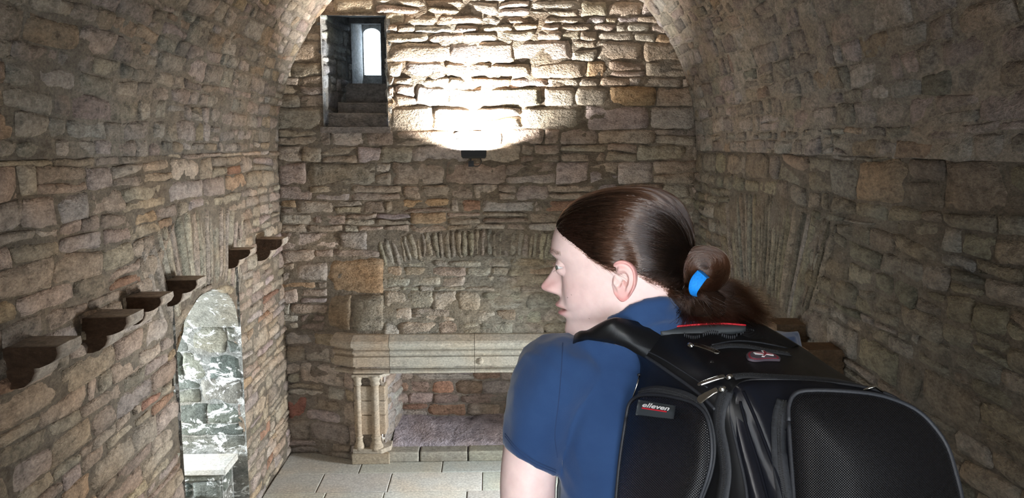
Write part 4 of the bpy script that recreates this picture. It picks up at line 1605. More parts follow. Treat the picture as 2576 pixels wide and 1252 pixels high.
def torso_ring(py, cx, hw, d, hd, sl, n=40, e=2.6):
    ring = []
    for k in range(n):
        a_ = 2 * math.pi * k / n
        c2, s2 = math.cos(a_), math.sin(a_)
        cc = math.copysign(abs(c2) ** (2 / e), c2)
        ss = math.copysign(abs(s2) ** (2 / e), s2)
        ring.append(P(cx + hw * cc, py, d + hd * ss + sl * cc))
    return ring


rows = [(770, 1705, 40, 1.075, 0.020, 0.01), (782, 1705, 110, 1.085, 0.035, 0.015), (806, 1708, 172, 1.095, 0.050, 0.02), (830, 1712, 232, 1.105, 0.062, 0.03), (852, 1708, 275, 1.11, 0.070, 0.035),
        (885, 1700, 296, 1.115, 0.076, 0.035), (940, 1690, 296, 1.115, 0.082, 0.035), (1010, 1688, 290, 1.11, 0.088, 0.03), (1100, 1690, 288, 1.105, 0.092, 0.03), (1252, 1700, 292, 1.10, 0.098, 0.025), (1450, 1705, 290, 1.085, 0.105, 0.02), (1640, 1702, 300, 1.07, 0.12, 0.02), (1700, 1702, 300, 1.07, 0.12, 0.02)]
shirt_parts = [loft_vf([torso_ring(*r_) for r_ in rows])]


def sleeve(rings_def):
    rings = []
    for (cx, cy, d, rpx, tilt, rd) in rings_def:
        ring = []
        for k in range(28):
            a_ = 2 * math.pi * k / 28
            c2, s2 = math.cos(a_), math.sin(a_)
            ring.append(P(cx + rpx * c2, cy + tilt * c2 - 14 * s2, d + rd * s2))
        rings.append(ring)
    return loft_vf(rings)


shirt_parts.append(sleeve([(1500, 905, 1.07, 62, 66, 0.050), (1450, 912, 1.062, 82, 66, 0.056), (1412, 938, 1.058, 92, 62, 0.058), (1384, 985, 1.056, 90, 58, 0.057), (1364, 1035, 1.056, 84, 54, 0.055), (1350, 1080, 1.055, 79, 48, 0.053), (1340, 1118, 1.055, 76, 43, 0.052), (1335, 1152, 1.055, 73, 42, 0.0505)]))
shirt_parts.append(sleeve([(1880, 880, 1.14, 60, -45, 0.05), (1930, 888, 1.155, 80, -55, 0.055), (1945, 935, 1.17, 72, -55, 0.055), (1955, 1000, 1.19, 68, -55, 0.052), (1955, 1130, 1.20, 68, -40, 0.052)]))
bvh_body = BVHTree.FromPolygons([tuple(H(*v)) for v in verts_h], faces_h)


def on_neck(px, py, lift):
    d = (P(px, py, 1.0) - CAM).normalized()
    l, nn, i_, q_ = bvh_body.ray_cast(CAM, d)
    if l is None:
        return P(px, py, 1.02)
    return l - d * lift


near_c = [on_neck(x, y, 0.004) for x, y in ((1541, 808), (1562, 795), (1590, 781), (1622, 769), (1655, 762), (1680, 760))]
collar = near_c + [P(1704, 764, 1.04), P(1695, 785, 1.10), P(1610, 822, 1.13), P(1556, 832, 1.11), P(1534, 822, 1.06), near_c[0]]
shirt_parts.append(tube_vf(crom([tuple(p) for p in collar], 5), 0.0075, 8))
# the back of the neckline drapes from the collar to the shoulders
grid = []
for k in range(13):
    t = k / 12
    up_ = (lerp(1541, 1690, t), 808 - 48 * math.sin(t * math.pi / 2))
    dn_ = (lerp(1500, 1800, t), lerp(862, 835, t))
    col_pts = []
    for j in range(6):
        f = j / 5
        x, y = lerp(up_[0], dn_[0], f), lerp(up_[1], dn_[1], f)
        a_ = on_neck(up_[0], up_[1], 0.004)
        d0 = (a_ - CAM).dot(FWD)
        d1 = lerp(1.040, 1.045, t)
        nk = (on_neck(x, y, 0.007) - CAM).dot(FWD)
        col_pts.append((x, y, min(lerp(d0, d1, f) - 0.010 * math.sin(f * math.pi), nk)))
    grid.append(col_pts)
rings = []
for g2 in grid:
    rings.append([P(*p) for p in g2] + [P(p[0], p[1], p[2] + 0.03) for p in reversed(g2)])
shirt_parts.append(loft_vf(rings))
for fpx in ([(1556, 822), (1610, 795), (1668, 782), (1730, 790)], [(1585, 830), (1640, 804), (1690, 797), (1750, 806)]):
    shirt_parts.append(tube_vf(crom([tuple(on_neck(x, y, 0.010)) for x, y in fpx], 6), 0.0045, 8))
V, Fc = join_vf(shirt_parts)
tmpo = link_mesh('tmp_shirt', V, Fc, None)
rm = tmpo.modifiers.new('r', 'REMESH')
rm.mode = 'VOXEL'
rm.voxel_size = 0.0038
sm = tmpo.modifiers.new('s', 'SMOOTH')
sm.factor = 0.6
sm.iterations = 5
dg = bpy.context.evaluated_depsgraph_get()
me = bpy.data.meshes.new_from_object(tmpo.evaluated_get(dg))
bpy.data.objects.remove(tmpo)
nv = len(me.vertices)
co = np.empty(nv * 3)
no = np.empty(nv * 3)
me.vertices.foreach_get('co', co)
me.vertices.foreach_get('normal', no)
co, no = co.reshape(-1, 3), no.reshape(-1, 3)
disp = np.empty(nv)
for i in range(nv):
    p = co[i]
    v = Vector((p[0] * 16, p[1] * 16, p[2] * 8))
    disp[i] = 0.0034 * noise.noise(v) + 0.0026 * (1 - abs(noise.noise(Vector((p[0] * 30 + p[2] * 12, p[1] * 30, p[2] * 18)))) * 2)
co = co + no * disp[:, None]
me.vertices.foreach_set('co', co.ravel())
me.polygons.foreach_set('use_smooth', [True] * len(me.polygons))
me.materials.clear()
me.materials.append(M_SHIRT)
me.update()
shirt = bpy.data.objects.new('t_shirt', me)
COL.objects.link(shirt)
keep(shirt, person)
shirt['label'] = 'navy blue cotton t-shirt with short sleeves'
bvh_shirt = BVHTree.FromPolygons([tuple(p) for p in co], [tuple(p.vertices) for p in me.polygons])


def cast(bv_, px, py, lift=0.0):
    d = P(px, py, 1.0) - CAM
    loc, nn, idx, dist = bv_.ray_cast(CAM, d.normalized())
    if loc is None:
        return None, None
    if nn.dot(d) > 0:
        nn = -nn
    return loc + nn * lift, nn


def path_on(bv_, pxs, lift, n=6, fallback=None):
    pts = crom(pxs, n)
    out_ = []
    for p in pts:
        l, nn = cast(bv_, p[0], p[1], lift)
        if l is not None:
            out_.append(l)
    return out_


M_SEAM = plain('navy_seam', (0.016, 0.040, 0.11), 0.9)
seams = [[(1271, 1090), (1300, 1125), (1345, 1158), (1398, 1182)], [(1271, 1097), (1300, 1132), (1345, 1165), (1397, 1188)]]
for sp in seams:
    pt = path_on(bvh_shirt, sp, 0.0003, 10)
    if len(pt) > 3:
        o_ = keep(link_mesh('hem_stitch', *tube_vf(pt, 0.0007, 5), M_SEAM), person)
        o_.parent = shirt
pt = path_on(bvh_shirt, [(1416, 862), (1412, 930), (1405, 1010), (1396, 1090), (1402, 1150)], 0.0, 10)
if len(pt) > 3:
    o_ = keep(link_mesh('sleeve_seam', *tube_vf(pt, 0.0008, 5), M_SEAM), person)
    o_.parent = shirt

# trousers and shoes, below the frame
M_JEAN = plain('dark_denim', (0.03, 0.035, 0.05), 0.9, nscale=60)
items = [limb([HIP + Vector((0, 0, 0.05)), HIP, HIP - Vector((0, 0, 0.09))], [0.14, 0.15, 0.14], 20)]
for hp, kn, an in LEGS:
    items.append(limb([hp + Vector((0, 0, 0.03)), hp.lerp(kn, 0.5), kn, kn.lerp(an, 0.5), an], [0.10, 0.086, 0.066, 0.060, 0.055], 18))
keep(link_mesh('trousers', *join_vf(items), M_JEAN, smooth=True), person)
M_SHOE = plain('dark_shoe_leather', (0.02, 0.017, 0.015), 0.5)
for hp, kn, an in LEGS:
    f0 = Vector((an.x, an.y, ZL))
    rings = []
    for t, w_, h_ in ((-0.075, 0.022, 0.05), (-0.06, 0.034, 0.085), (0.0, 0.038, 0.095), (0.06, 0.042, 0.07), (0.12, 0.047, 0.05), (0.165, 0.040, 0.04), (0.185, 0.022, 0.028)):
        c0 = f0 + ahead * t
        rings.append([c0 + rt * (w_ * math.cos(a * math.pi / 8)) + Vector((0, 0, max(0.0, h_ * (0.5 + 0.5 * math.sin(a * math.pi / 8))))) for a in range(16)])
    keep(link_mesh('shoe', *loft_vf(rings), M_SHOE, smooth=True), person)

# ================================================================== BACKPACK
def nylon_material(name, pitch=None, base=(0.0045, 0.0047, 0.0056), rough=0.36, twill=None, spec=0.45):
    m, nt, b = new_mat(name)
    uvn = N(nt, 'ShaderNodeUVMap', uv_map='UVMap')
    b.inputs['Base Color'].default_value = (*base, 1)
    b.inputs['Roughness'].default_value = rough
    b.inputs['Specular IOR Level'].default_value = spec
    b.inputs['Sheen Weight'].default_value = 0.0
    if pitch:
        mp = N(nt, 'ShaderNodeMapping')
        mp.inputs['Rotation'].default_value = (0, 0, math.radians(45))
        mp.inputs['Scale'].default_value = (1 / pitch, 1 / pitch, 1)
        nt.links.new(uvn.outputs['UV'], mp.inputs['Vector'])
        vo = N(nt, 'ShaderNodeTexVoronoi', voronoi_dimensions='2D')
        vo.inputs['Randomness'].default_value = 0.0
        vo.inputs['Scale'].default_value = 1.0
        nt.links.new(mp.outputs['Vector'], vo.inputs['Vector'])
        nt.links.new(ramp(nt, vo.outputs['Distance'], [(0.22, (0.002, 0.002, 0.003)), (0.45, tuple(x * 1.8 for x in base))]), b.inputs['Base Color'])
        bump(nt, b, vo.outputs['Distance'], 0.9, pitch * 0.5)
    elif twill:
        wv = N(nt, 'ShaderNodeTexWave', wave_type='BANDS', bands_direction='DIAGONAL')
        wv.inputs['Scale'].default_value = 1 / twill
        wv.inputs['Distortion'].default_value = 0.6
        nt.links.new(uvn.outputs['UV'], wv.inputs['Vector'])
        n = tex_noise(nt, uvn.outputs['UV'], 26, 3)
        bump(nt, b, add(nt, add(nt, wv.outputs['Fac'], 0.25, 'MULTIPLY'), add(nt, n, 1.2, 'MULTIPLY')), 0.5, 0.0016)
    return m


M_NYL = nylon_material('black_nylon_twill', twill=0.0016)
M_MESH = nylon_material('black_pocket_mesh', pitch=0.0021, rough=0.36)
M_SATIN = nylon_material('black_satin_lining', base=(0.006, 0.007, 0.011), rough=0.27, twill=0.0013)
M_TAPE = plain('dark_grey_zip_tape', (0.018, 0.020, 0.024), 0.7, nscale=500, namt=0.4, bumpd=0.0005)
M_PIPE = plain('black_piping', (0.020, 0.022, 0.027), 0.55, nscale=700, namt=0.4, bumpd=0.0004)
M_TEETH = plain('black_zip_teeth', (0.035, 0.036, 0.038), 0.3)
M_CHROME = plain('brushed_nickel', (0.62, 0.61, 0.57), 0.20, metal=1.0)
M_RUB = plain('dark_grey_rubber', (0.030, 0.036, 0.040), 0.6)
M_WHITE = plain('white_print', (0.85, 0.85, 0.85), 0.6)
M_RED = plain('red_trim', (0.55, 0.012, 0.025), 0.6)

bp_root = empty('backpack', P(2020, 1650, 0.95))
tag(bp_root, 'large black backpack with mesh pockets and silver zip pulls, carried on the back', 'backpack')


def bpart(name, V, Fc, mat, smooth=True, uv=None, parent=None):
    o_ = keep(link_mesh(name, V, Fc, mat, smooth=smooth, uv=uv), bp_root)
    if parent is not None:
        o_.parent = parent
        o_.matrix_parent_inverse = Matrix.Identity(4)
    return o_


# main body: closed cross-sections (px, depth) at pixel rows
ROWS = {
    806: [(1585, 1.050), (1588, 1.040), (1605, 1.030), (1680, 1.020), (1780, 1.022), (1850, 1.035), (1890, 1.055), (1885, 1.09), (1740, 1.10), (1600, 1.08)],
    832: [(1585, 1.045), (1588, 1.030), (1606, 1.012), (1690, 0.995), (1800, 0.995), (1895, 1.010), (1945, 1.045), (1940, 1.11), (1760, 1.12), (1600, 1.09)],
    872: [(1594, 1.030), (1597, 1.015), (1610, 0.995), (1700, 0.965), (1830, 0.960), (1950, 0.985), (2012, 1.035), (2005, 1.12), (1800, 1.12), (1610, 1.08)],
    915: [(1610, 1.015), (1622, 0.995), (1652, 0.962), (1745, 0.925), (1880, 0.915), (2010, 0.940), (2075, 1.005), (2065, 1.11), (1840, 1.11), (1625, 1.07)],
    955: [(1606, 1.010), (1640, 0.975), (1708, 0.925), (1800, 0.893), (1930, 0.880), (2070, 0.905), (2138, 0.985), (2125, 1.10), (1860, 1.10), (1620, 1.06)],
    1000: [(1594, 1.005), (1650, 0.955), (1762, 0.888), (1838, 0.862), (1980, 0.848), (2130, 0.870), (2210, 0.960), (2190, 1.09), (1870, 1.09), (1610, 1.06)],
    1090: [(1580, 0.995), (1660, 0.935), (1795, 0.862), (1855, 0.838), (2020, 0.820), (2220, 0.842), (2320, 0.930), (2290, 1.06), (1900, 1.07), (1600, 1.05)],
    1252: [(1562, 0.980), (1655, 0.912), (1800, 0.838), (1880, 0.808), (2070, 0.785), (2290, 0.808), (2385, 0.895), (2350, 1.03), (1930, 1.04), (1590, 1.03)],
    1450: [(1562, 0.965), (1655, 0.895), (1805, 0.815), (1890, 0.780), (2090, 0.755), (2310, 0.780), (2400, 0.865), (2370, 1.00), (1930, 1.02), (1590, 1.01)],
    1620: [(1580, 0.965), (1665, 0.900), (1810, 0.830), (1900, 0.800), (2090, 0.775), (2300, 0.800), (2380, 0.875), (2350, 0.99), (1930, 1.01), (1600, 1.005)],
    1660: [(1620, 0.97), (1690, 0.93), (1820, 0.87), (1910, 0.845), (2090, 0.83), (2260, 0.85), (2320, 0.90), (2300, 0.97), (1930, 0.99), (1640, 0.99)],
}
ys = sorted(ROWS)
ctrl = [[np.array((x, y, d)) for (x, d) in ROWS[y]] for y in ys]
cols_c = []
for k in range(10):
    cols_c.append(crom([r_[k] for r_ in ctrl], 7))
rings, uvs = [], []
for i in range(len(cols_c[0])):
    loop_ = [cols_c[k][i] for k in range(10)]
    lp_ = loop_ + [loop_[0]]
    ext = [loop_[-1]] + loop_ + loop_[:2]
    ring = []
    for k in range(1, 11):
        p0, p1, p2, p3 = ext[k - 1:k + 3]
        for t in (0, .2, .4, .6, .8):
            q_ = 0.5 * ((2 * p1) + (-p0 + p2) * t * 0.9 + (2 * p0 - 5 * p1 + 4 * p2 - p3) * t * t * 0.9 + (-p0 + 3 * p1 - 3 * p2 + p3) * t ** 3 * 0.9)
            q_ = (p1 * (1 - t) + p2 * t) * 0.45 + q_ * 0.55
            ring.append(P(*q_))
            uvs.append((q_[0] * 0.00047, q_[1] * 0.00047))
    rings.append(ring)
V, Fc = loft_vf(rings)
bag = bpart('bag_body', V, Fc, M_NYL, uv=uvs)
bvh_bag = BVHTree.FromPolygons([tuple(p) for p in V], Fc)


def pillow(name, outline, depth_fn, bul, thick, mat, nr=14, n_s=4, rim=0.85, parent=None, fold=0.0, hollow=False):
    """a padded panel with real depth: outline in px, depth from a plane, domed towards the viewer, with side walls"""
    ol = crom(outline + [outline[0]], n_s)[:-1]
    cx_ = sum(p[0] for p in ol) / len(ol)
    cy_ = sum(p[1] for p in ol) / len(ol)
    V, uv = [], []
    n_ = len(ol)
    fr_ = [0.0] + [((k + 1) / nr) ** 0.75 for k in range(nr)]
    for f in fr_:
        for p in ol:
            x, y = cx_ + (p[0] - cx_) * f, cy_ + (p[1] - cy_) * f
            d = depth_fn(x, y) - bul * (1 - f ** 3.2) - thick
            if f > 0.97:
                d += 0.004
            if fold:
                d -= fold * noise.noise(Vector((x * 0.018 - y * 0.006, y * 0.0035, 3.1))) * (1 - f ** 6)
            V.append(P(x, y, d))
            uv.append((x * 0.00046, y * 0.00046))
    for p in ol:
        V.append(P(p[0], p[1], depth_fn(p[0], p[1]) + 0.012))
        uv.append((p[0] * 0.00046, p[1] * 0.00046))
    Fc = []
    for i in range(len(fr_)):
        for j in range(n_):
            a_, b_ = i * n_ + j, i * n_ + (j + 1) % n_
            if i == 0:
                Fc.append((a_, b_ + n_, a_ + n_))
            else:
                Fc.append((a_, b_, b_ + n_, a_ + n_))
    Fc.append(tuple((len(fr_)) * n_ + j for j in range(n_)))
    o_ = bpart(name, V, Fc, mat, uv=uv, parent=parent)
    bv_ = BVHTree.FromPolygons([tuple(p) for p in V], Fc)
    return o_, bv_, ol


def bag_depth(lift=0.0):
    def fn(x, y):
        l, nn = cast(bvh_bag, x, y)
        if l is None:
            return 0.95
        return (l - CAM).dot(FWD) + lift
    return fn


# front panel of the main compartment
def front_plane(x, y):
    return 0.862 - (y - 1000) * 0.000245 + abs(x - 2040) ** 1.6 * 0.0000022 - (0 if y > 960 else (960 - y) * 0.0006)


fp_out = [(1836, 1015), (1845, 978), (1872, 959), (1930, 955), (2050, 958), (2160, 972), (2235, 992), (2295, 1035), (2345, 1110), (2378, 1200), (2392, 1300), (2396, 1480), (2370, 1620), (2120, 1650), (1930, 1630), (1900, 1480), (1880, 1252), (1856, 1130), (1842, 1065)]
panel, bvh_panel, fp_ol = pillow('front_panel', fp_out, front_plane, 0.012, 0.012, M_SATIN, fold=0.010)


def pocket_plane(x, y):
    return 0.836 - (y - 1000) * 0.00022 + abs(x - 2150) ** 1.7 * 0.0000016


pk_out = [(1985, 1060), (1986, 1018), (2002, 990), (2040, 982), (2120, 984), (2200, 992), (2262, 1010), (2312, 1036), (2352, 1076), (2384, 1126), (2404, 1190), (2420, 1256), (2432, 1350), (2436, 1500), (2400, 1590), (2200, 1620), (2040, 1600), (2010, 1500), (2004, 1350), (1998, 1252), (1990, 1140)]
pocket, bvh_pocket, pk_ol = pillow('front_pocket', pk_out, pocket_plane, 0.020, 0.016, M_MESH, nr=18)


def side_plane(x, y):
    return 1.012 - (x - 1560) * 0.00062 - (y - 1000) * 0.00012


sp_out = [(1575, 1050), (1583, 1015), (1606, 996), (1650, 993), (1700, 1000), (1745, 1014), (1775, 1042), (1788, 1090), (1790, 1150), (1778, 1205), (1758, 1262), (1742, 1340), (1730, 1440), (1640, 1480), (1556, 1440), (1545, 1330), (1550, 1252), (1560, 1150)]
spock, bvh_spock, sp_ol = pillow('side_pocket', sp_out, side_plane, 0.022, 0.010, M_MESH, nr=16)


def all_cast(px, py, lift=0.0):
    best = None
    for bv_ in (bvh_pocket, bvh_panel, bvh_spock, bvh_bag):
        l, nn = cast(bv_, px, py, 0.0)
        if l is not None and (best is None or (l - CAM).length < (best[0] - CAM).length):
            best = (l, nn)
    if best is None:
        return None, None
    return best[0] + best[1] * lift, best[1]


def run_on(pxs, lift=0.0, n=8, bv_=None):
    out_ = []
    for p in crom(pxs, n):
        l, nn = all_cast(p[0], p[1], lift) if bv_ is None else cast(bv_, p[0], p[1], lift)
        if l is not None:
            out_.append((l, nn))
    return out_


def smooth_run(r_, it=3):
    pts = [p for p, _ in r_]
    for _ in range(it):
        pts = [pts[0]] + [(pts[i - 1] + pts[i] * 2 + pts[i + 1]) / 4 for i in range(1, len(pts) - 1)] + [pts[-1]]
    return pts, [nn for _, nn in r_]


def piping(pxs, r=0.0016, name='piping', mat=None, lift=0.0006, bv_=None, n=8):
    pts, _ = smooth_run(run_on(pxs, lift, n, bv_))
    return bpart(name, *tube_vf(pts, r, 7), mat or M_PIPE)


def zipper(pxs, tape=0.009, pitch=0.0019, lift=0.0012, n=8, bv_=None, name='zip', tooth=0.0016):
    """woven tape with two rows of teeth"""
    pts, nrm_ = smooth_run(run_on(pxs, lift, n, bv_))
    rings = []
    acc = [0.0]
    for i, p in enumerate(pts):
        t = (pts[min(i + 1, len(pts) - 1)] - pts[max(i - 1, 0)]).normalized()
        sd = t.cross(nrm_[i]).normalized()
        rings.append([p + sd * tape, p + sd * tape * 0.35 + nrm_[i] * 0.0006, p - sd * tape * 0.35 + nrm_[i] * 0.0006, p - sd * tape, p - sd * tape - nrm_[i] * 0.0012, p + sd * tape - nrm_[i] * 0.0012])
        if i:
            acc.append(acc[-1] + (p - pts[i - 1]).length)
    zo = bpart(name, *loft_vf(rings), M_TAPE)
    items = []
    k, pos = 0, 0.0
    s_at = 0.0
    i = 0
    while s_at < acc[-1] - pitch:
        while acc[i + 1] < s_at:
            i += 1
        f = (s_at - acc[i]) / max(1e-9, acc[i + 1] - acc[i])
        p = pts[i].lerp(pts[i + 1], f)
        t = (pts[i + 1] - pts[i]).normalized()
        nn = nrm_[i]
        sd = t.cross(nn).normalized()
        for s2 in (-1, 1):
            c0 = p + sd * (s2 * 0.0013) + t * (s2 * pitch * 0.25) + nn * 0.0009
            a1, b1, c1 = t * pitch * 0.30, sd * tooth * 0.7, nn * 0.0008
            v8 = [c0 + a1 * i1 + b1 * i2 + c1 * i3 for i3 in (-1, 1) for i2 in (-1, 1) for i1 in (-1, 1)]
            items.append((v8, [(0, 1, 3, 2), (4, 6, 7, 5), (0, 4, 5, 1), (2, 3, 7, 6), (0, 2, 6, 4), (1, 5, 7, 3)]))
        s_at += pitch
    to = bpart('teeth', *join_vf(items), M_TEETH, smooth=False, parent=zo)
    to['kind'] = 'stuff'
    return zo


# zips and piping
zipper([(1826, 985), (1812, 1030), (1810, 1080), (1820, 1130), (1826, 1190), (1818, 1252), (1812, 1330)], tape=0.0085, bv_=bvh_bag)
zipper([(1846, 948), (1880, 944), (1960, 948), (2060, 954), (2120, 962), (2165, 972)], tape=0.006, bv_=bvh_bag, pitch=0.0016, tooth=0.0011)
zipper([(1614, 990), (1650, 983), (1690, 987), (1735, 999), (1768, 1022), (1790, 1070), (1797, 1130), (1788, 1190), (1765, 1252)], tape=0.006, bv_=bvh_bag, pitch=0.0017, tooth=0.0012, lift=0.004)
zipper([(1790, 876), (1830, 870), (1880, 872), (1930, 882), (1985, 892)], tape=0.005, bv_=bvh_bag, pitch=0.0016, tooth=0.0010)
zipper([(1972, 1010), (1961, 1050), (1958, 1110), (1964, 1180), (1975, 1252), (1985, 1330)], tape=0.008, bv_=bvh_panel, pitch=0.0018, tooth=0.0012)
piping([(p[0], p[1]) for p in fp_out[:8]][::-1] + [], 0.0020, bv_=bvh_panel, lift=0.001)
piping([(1842, 985), (1838, 1030), (1846, 1080), (1860, 1140), (1874, 1200), (1882, 1252), (1888, 1330)], 0.0020, bv_=bvh_panel, lift=0.001)


def edge_pipe(ol, plane, thick, r, name='piping'):
    pts = [P(p[0], p[1], plane(p[0], p[1]) - thick + 0.003) for p in ol]
    return bpart(name, *tube_vf(pts + [pts[0]], r, 8), M_PIPE)


edge_pipe(pk_ol, pocket_plane, 0.016, 0.0028)
edge_pipe(sp_ol, side_plane, 0.010, 0.0024)
piping([(1602, 880), (1640, 905), (1690, 940), (1735, 972), (1770, 1000), (1800, 1030)], 0.0022, bv_=bvh_bag)
piping([(1596, 872), (1650, 893), (1720, 935), (1780, 975)], 0.0010, bv_=bvh_bag, lift=0.0003)
piping([(1790, 868), (1850, 858), (1910, 862), (1980, 876)], 0.0012, bv_=bvh_bag)
piping([(1870, 985), (1900, 1050), (1935, 1140), (1962, 1215), (1980, 1290)], 0.0020, name='fabric_fold', mat=M_SATIN, bv_=bvh_panel)
piping([(1862, 1010), (1880, 1080), (1905, 1160), (1930, 1252), (1945, 1320)], 0.0018, name='fabric_fold', mat=M_SATIN, bv_=bvh_panel)

# grab handle with red piping at the top
hp_px = [(1662, 824), (1700, 821), (1760, 816), (1820, 814), (1876, 818)]
rings = []
for (x, y) in [tuple(p) for p in crom(hp_px, 6)]:
    t = (x - 1662) / 214
    hgt = 9 + 26 * math.sin(math.pi * min(1, max(0, t * 0.9 + 0.08))) ** 0.6
    d0 = 1.000
    rings.append([P(x, y, d0), P(x, y + hgt * 0.5, d0 - 0.012), P(x, y + hgt, d0 - 0.008), P(x, y + hgt, d0 + 0.012), P(x, y + 2, d0 + 0.010)])
bpart('grab_handle', *loft_vf(rings), M_RUB, smooth=True)
bpart('red_piping', *tube_vf([P(x, y - 0.5, 0.999) for (x, y) in [tuple(p) for p in crom(hp_px, 6)]], 0.0013, 7), M_RED)
bpart('red_piping_end', *tube_vf([P(1658, 826, 0.998), P(1664, 824, 0.996), P(1671, 823, 0.998)], [0.0018, 0.0030, 0.0016], 8), M_RED)
# gathered elastic below the handle
items = []
for k in range(34):
    x = 1722 + k * 5.2
    y = 845 + 6 * math.sin(k * 0.35) - (4 if k > 24 else 0)
    l, nn = cast(bvh_bag, x, y)
    if l is not None and k % 9 != 8:
        items.append(tube_vf([l + nn * 0.0015 + UPV * 0.0032, l + nn * 0.003, l + nn * 0.0012 - UPV * 0.0036], [0.0006, 0.0011, 0.0006], 5))
o_ = bpart('gathered_elastic', *join_vf(items), M_PIPE)
o_['kind'] = 'stuff'


def strap(name, pairs, depths, thick=0.012, mat=M_NYL):
    """padded band: upper and lower edge pixels with depth at each station"""
    rings, uv = [], []
    st_ = crom([(*a_, *b_, *d_) for a_, b_, d_ in zip([p[0] for p in pairs], [p[1] for p in pairs], depths)], 6)
    for s5 in st_:
        ua, ub, la, lb, du, dl = s5
        top, bot = P(ua, ub, du), P(la, lb, dl)
        mid = (top + bot) / 2
        axis = (top - bot).normalized()
        out_v = (CAM - mid).normalized()
        out_v = (out_v - axis * out_v.dot(axis)).normalized() * thick
        rings.append([top, top.lerp(mid, 0.5) + out_v * 0.45, mid + out_v * 0.55, bot.lerp(mid, 0.5) + out_v * 0.45, bot, bot - out_v * 0.5, mid - out_v * 0.8, top - out_v * 0.5])
        uv += [(ua * 0.00047, ub * 0.00047 + k * 0.004) for k in range(8)]
    return bpart(name, *loft_vf(rings), mat, uv=uv)


strap('shoulder_strap', [((1680, 824), (1640, 905)), ((1620, 812), (1604, 890)), ((1566, 801), (1570, 872)), ((1536, 803), (1530, 862)), ((1490, 824), (1485, 855)), ((1452, 842), (1450, 850)), ((1440, 862), (1436, 872)), ((1440, 960), (1432, 960))],
      [(1.005, 0.985), (0.985, 0.975), (0.968, 0.968), (0.966, 0.972), (0.985, 0.985), (1.025, 1.010), (1.10, 1.09), (1.20, 1.20)])
strap('shoulder_strap', [((1840, 826), (1890, 900)), ((1852, 804), (1930, 890)), ((1868, 796), (1975, 880)), ((1900, 803), (2004, 868)), ((1935, 830), (2006, 868)), ((1975, 853), (2008, 872)), ((1985, 890), (2000, 900))],
      [(1.005, 0.985), (1.015, 0.985), (1.030, 1.00), (1.05, 1.02), (1.07, 1.035), (1.09, 1.06), (1.16, 1.16)])
# gathered edge of the left strap and the little clip below it
piping([(1452, 848), (1500, 858), (1545, 868), (1585, 890), (1606, 915), (1609, 945)], 0.0026, name='strap_binding', bv_=None, n=10)
pts = [P(1608, 944, 0.990), P(1603, 965, 0.986), P(1592, 998, 0.985)]
bpart('clip', *tube_vf(pts, [0.0011, 0.0013, 0.0011], 6), M_CHROME)
pts = [P(1412, 1195, 1.05), P(1406, 1225, 1.05), P(1405, 1260, 1.05), P(1405, 1340, 1.05)]
bpart('side_strap', *tube_vf(pts, 0.003, 8), M_RUB)


def pull(head, tip, w0, w1, name='zip_pull'):
    """slider body, ring and tapered tongue with a slot, lying just above the fabric"""
    h0, hn = all_cast(head[0], head[1], 0.006)
    t0, tn = all_cast(tip[0], tip[1], 0.007)
    d = (t0 - h0)
    L_ = d.length
    d.normalize()
    nn = (hn - d * d.dot(hn)).normalized()
    sd = d.cross(nn)
    def at_(a_, b_, c2):
        return h0 + d * a_ + sd * b_ + nn * c2
    # tongue: outline with a slot near the tip, 1.6 mm thick
    st_ = [(0.10, w0 * 0.55), (0.16, w0), (0.30, w0 * 0.95), (0.60, (w0 + w1) / 2 * 1.05), (0.88, w1 * 1.15), (0.97, w1 * 0.8), (1.0, w1 * 0.4)]
    outl = [(L_ * a_, w_) for a_, w_ in st_] + [(L_ * a_, -w_) for a_, w_ in reversed(st_)]
    rings = []
    for c2, k in ((-0.0008, 0.85), (-0.0004, 1.0), (0.0005, 1.0), (0.0011, 0.82)):
        rings.append([at_(a_, b_ * k, c2 + 0.0012 * math.sin(a_ / L_ * math.pi)) for a_, b_ in outl])
    o_ = bpart(name, *loft_vf(rings), M_CHROME, smooth=False)
    # slider: domed body, and three little relief bars on the tongue
    dome = []
    for i in range(7):
        r_ = math.cos(i * math.pi / 12)
        dome.append([at_(-0.001 + 0.0052 * r_ * math.cos(a * math.pi / 8), 0.0038 * r_ * math.sin(a * math.pi / 8), -0.004 + 0.0050 * math.sin(i * math.pi / 12)) for a in range(16)])
    bpart('slider', *loft_vf(dome), M_CHROME, parent=o_)
    for q_ in (0.68, 0.74, 0.80):
        c0 = L_ * q_
        v8 = [at_(c0 + a_ * 0.0005, b_ * w1 * 0.7, 0.0013 + c2 * 0.0006) for c2 in (-1, 1) for b_ in (-1, 1) for a_ in (-1, 1)]
        bpart('relief_bar', v8, [(0, 1, 3, 2), (4, 6, 7, 5), (0, 4, 5, 1), (2, 3, 7, 6), (0, 2, 6, 4), (1, 5, 7, 3)], M_CHROME, smooth=False, parent=o_)
    return o_


pull((1738, 874), (1810, 901), 0.0040, 0.0036)
pull((1832, 954), (1762, 977), 0.0036, 0.0026)
pull((1816, 984), (1756, 1022), 0.0042, 0.0052)
l, nn = cast(bvh_panel, 2195, 988, 0.004)
if l is not None:
    bpart('zip_tab', *tube_vf([l - RGT * 0.012, l + UPV * 0.002 + nn * 0.003, l + RGT * 0.010 - UPV * 0.002], [0.0012, 0.0022, 0.0012], 6), M_CHROME)

# rubber label on the side pocket with the maker's word
lc = [(1606, 1005), (1700, 1020), (1694, 1058), (1598, 1044)]
NXl, NYl = 12, 6
Vl, uvl = [], []


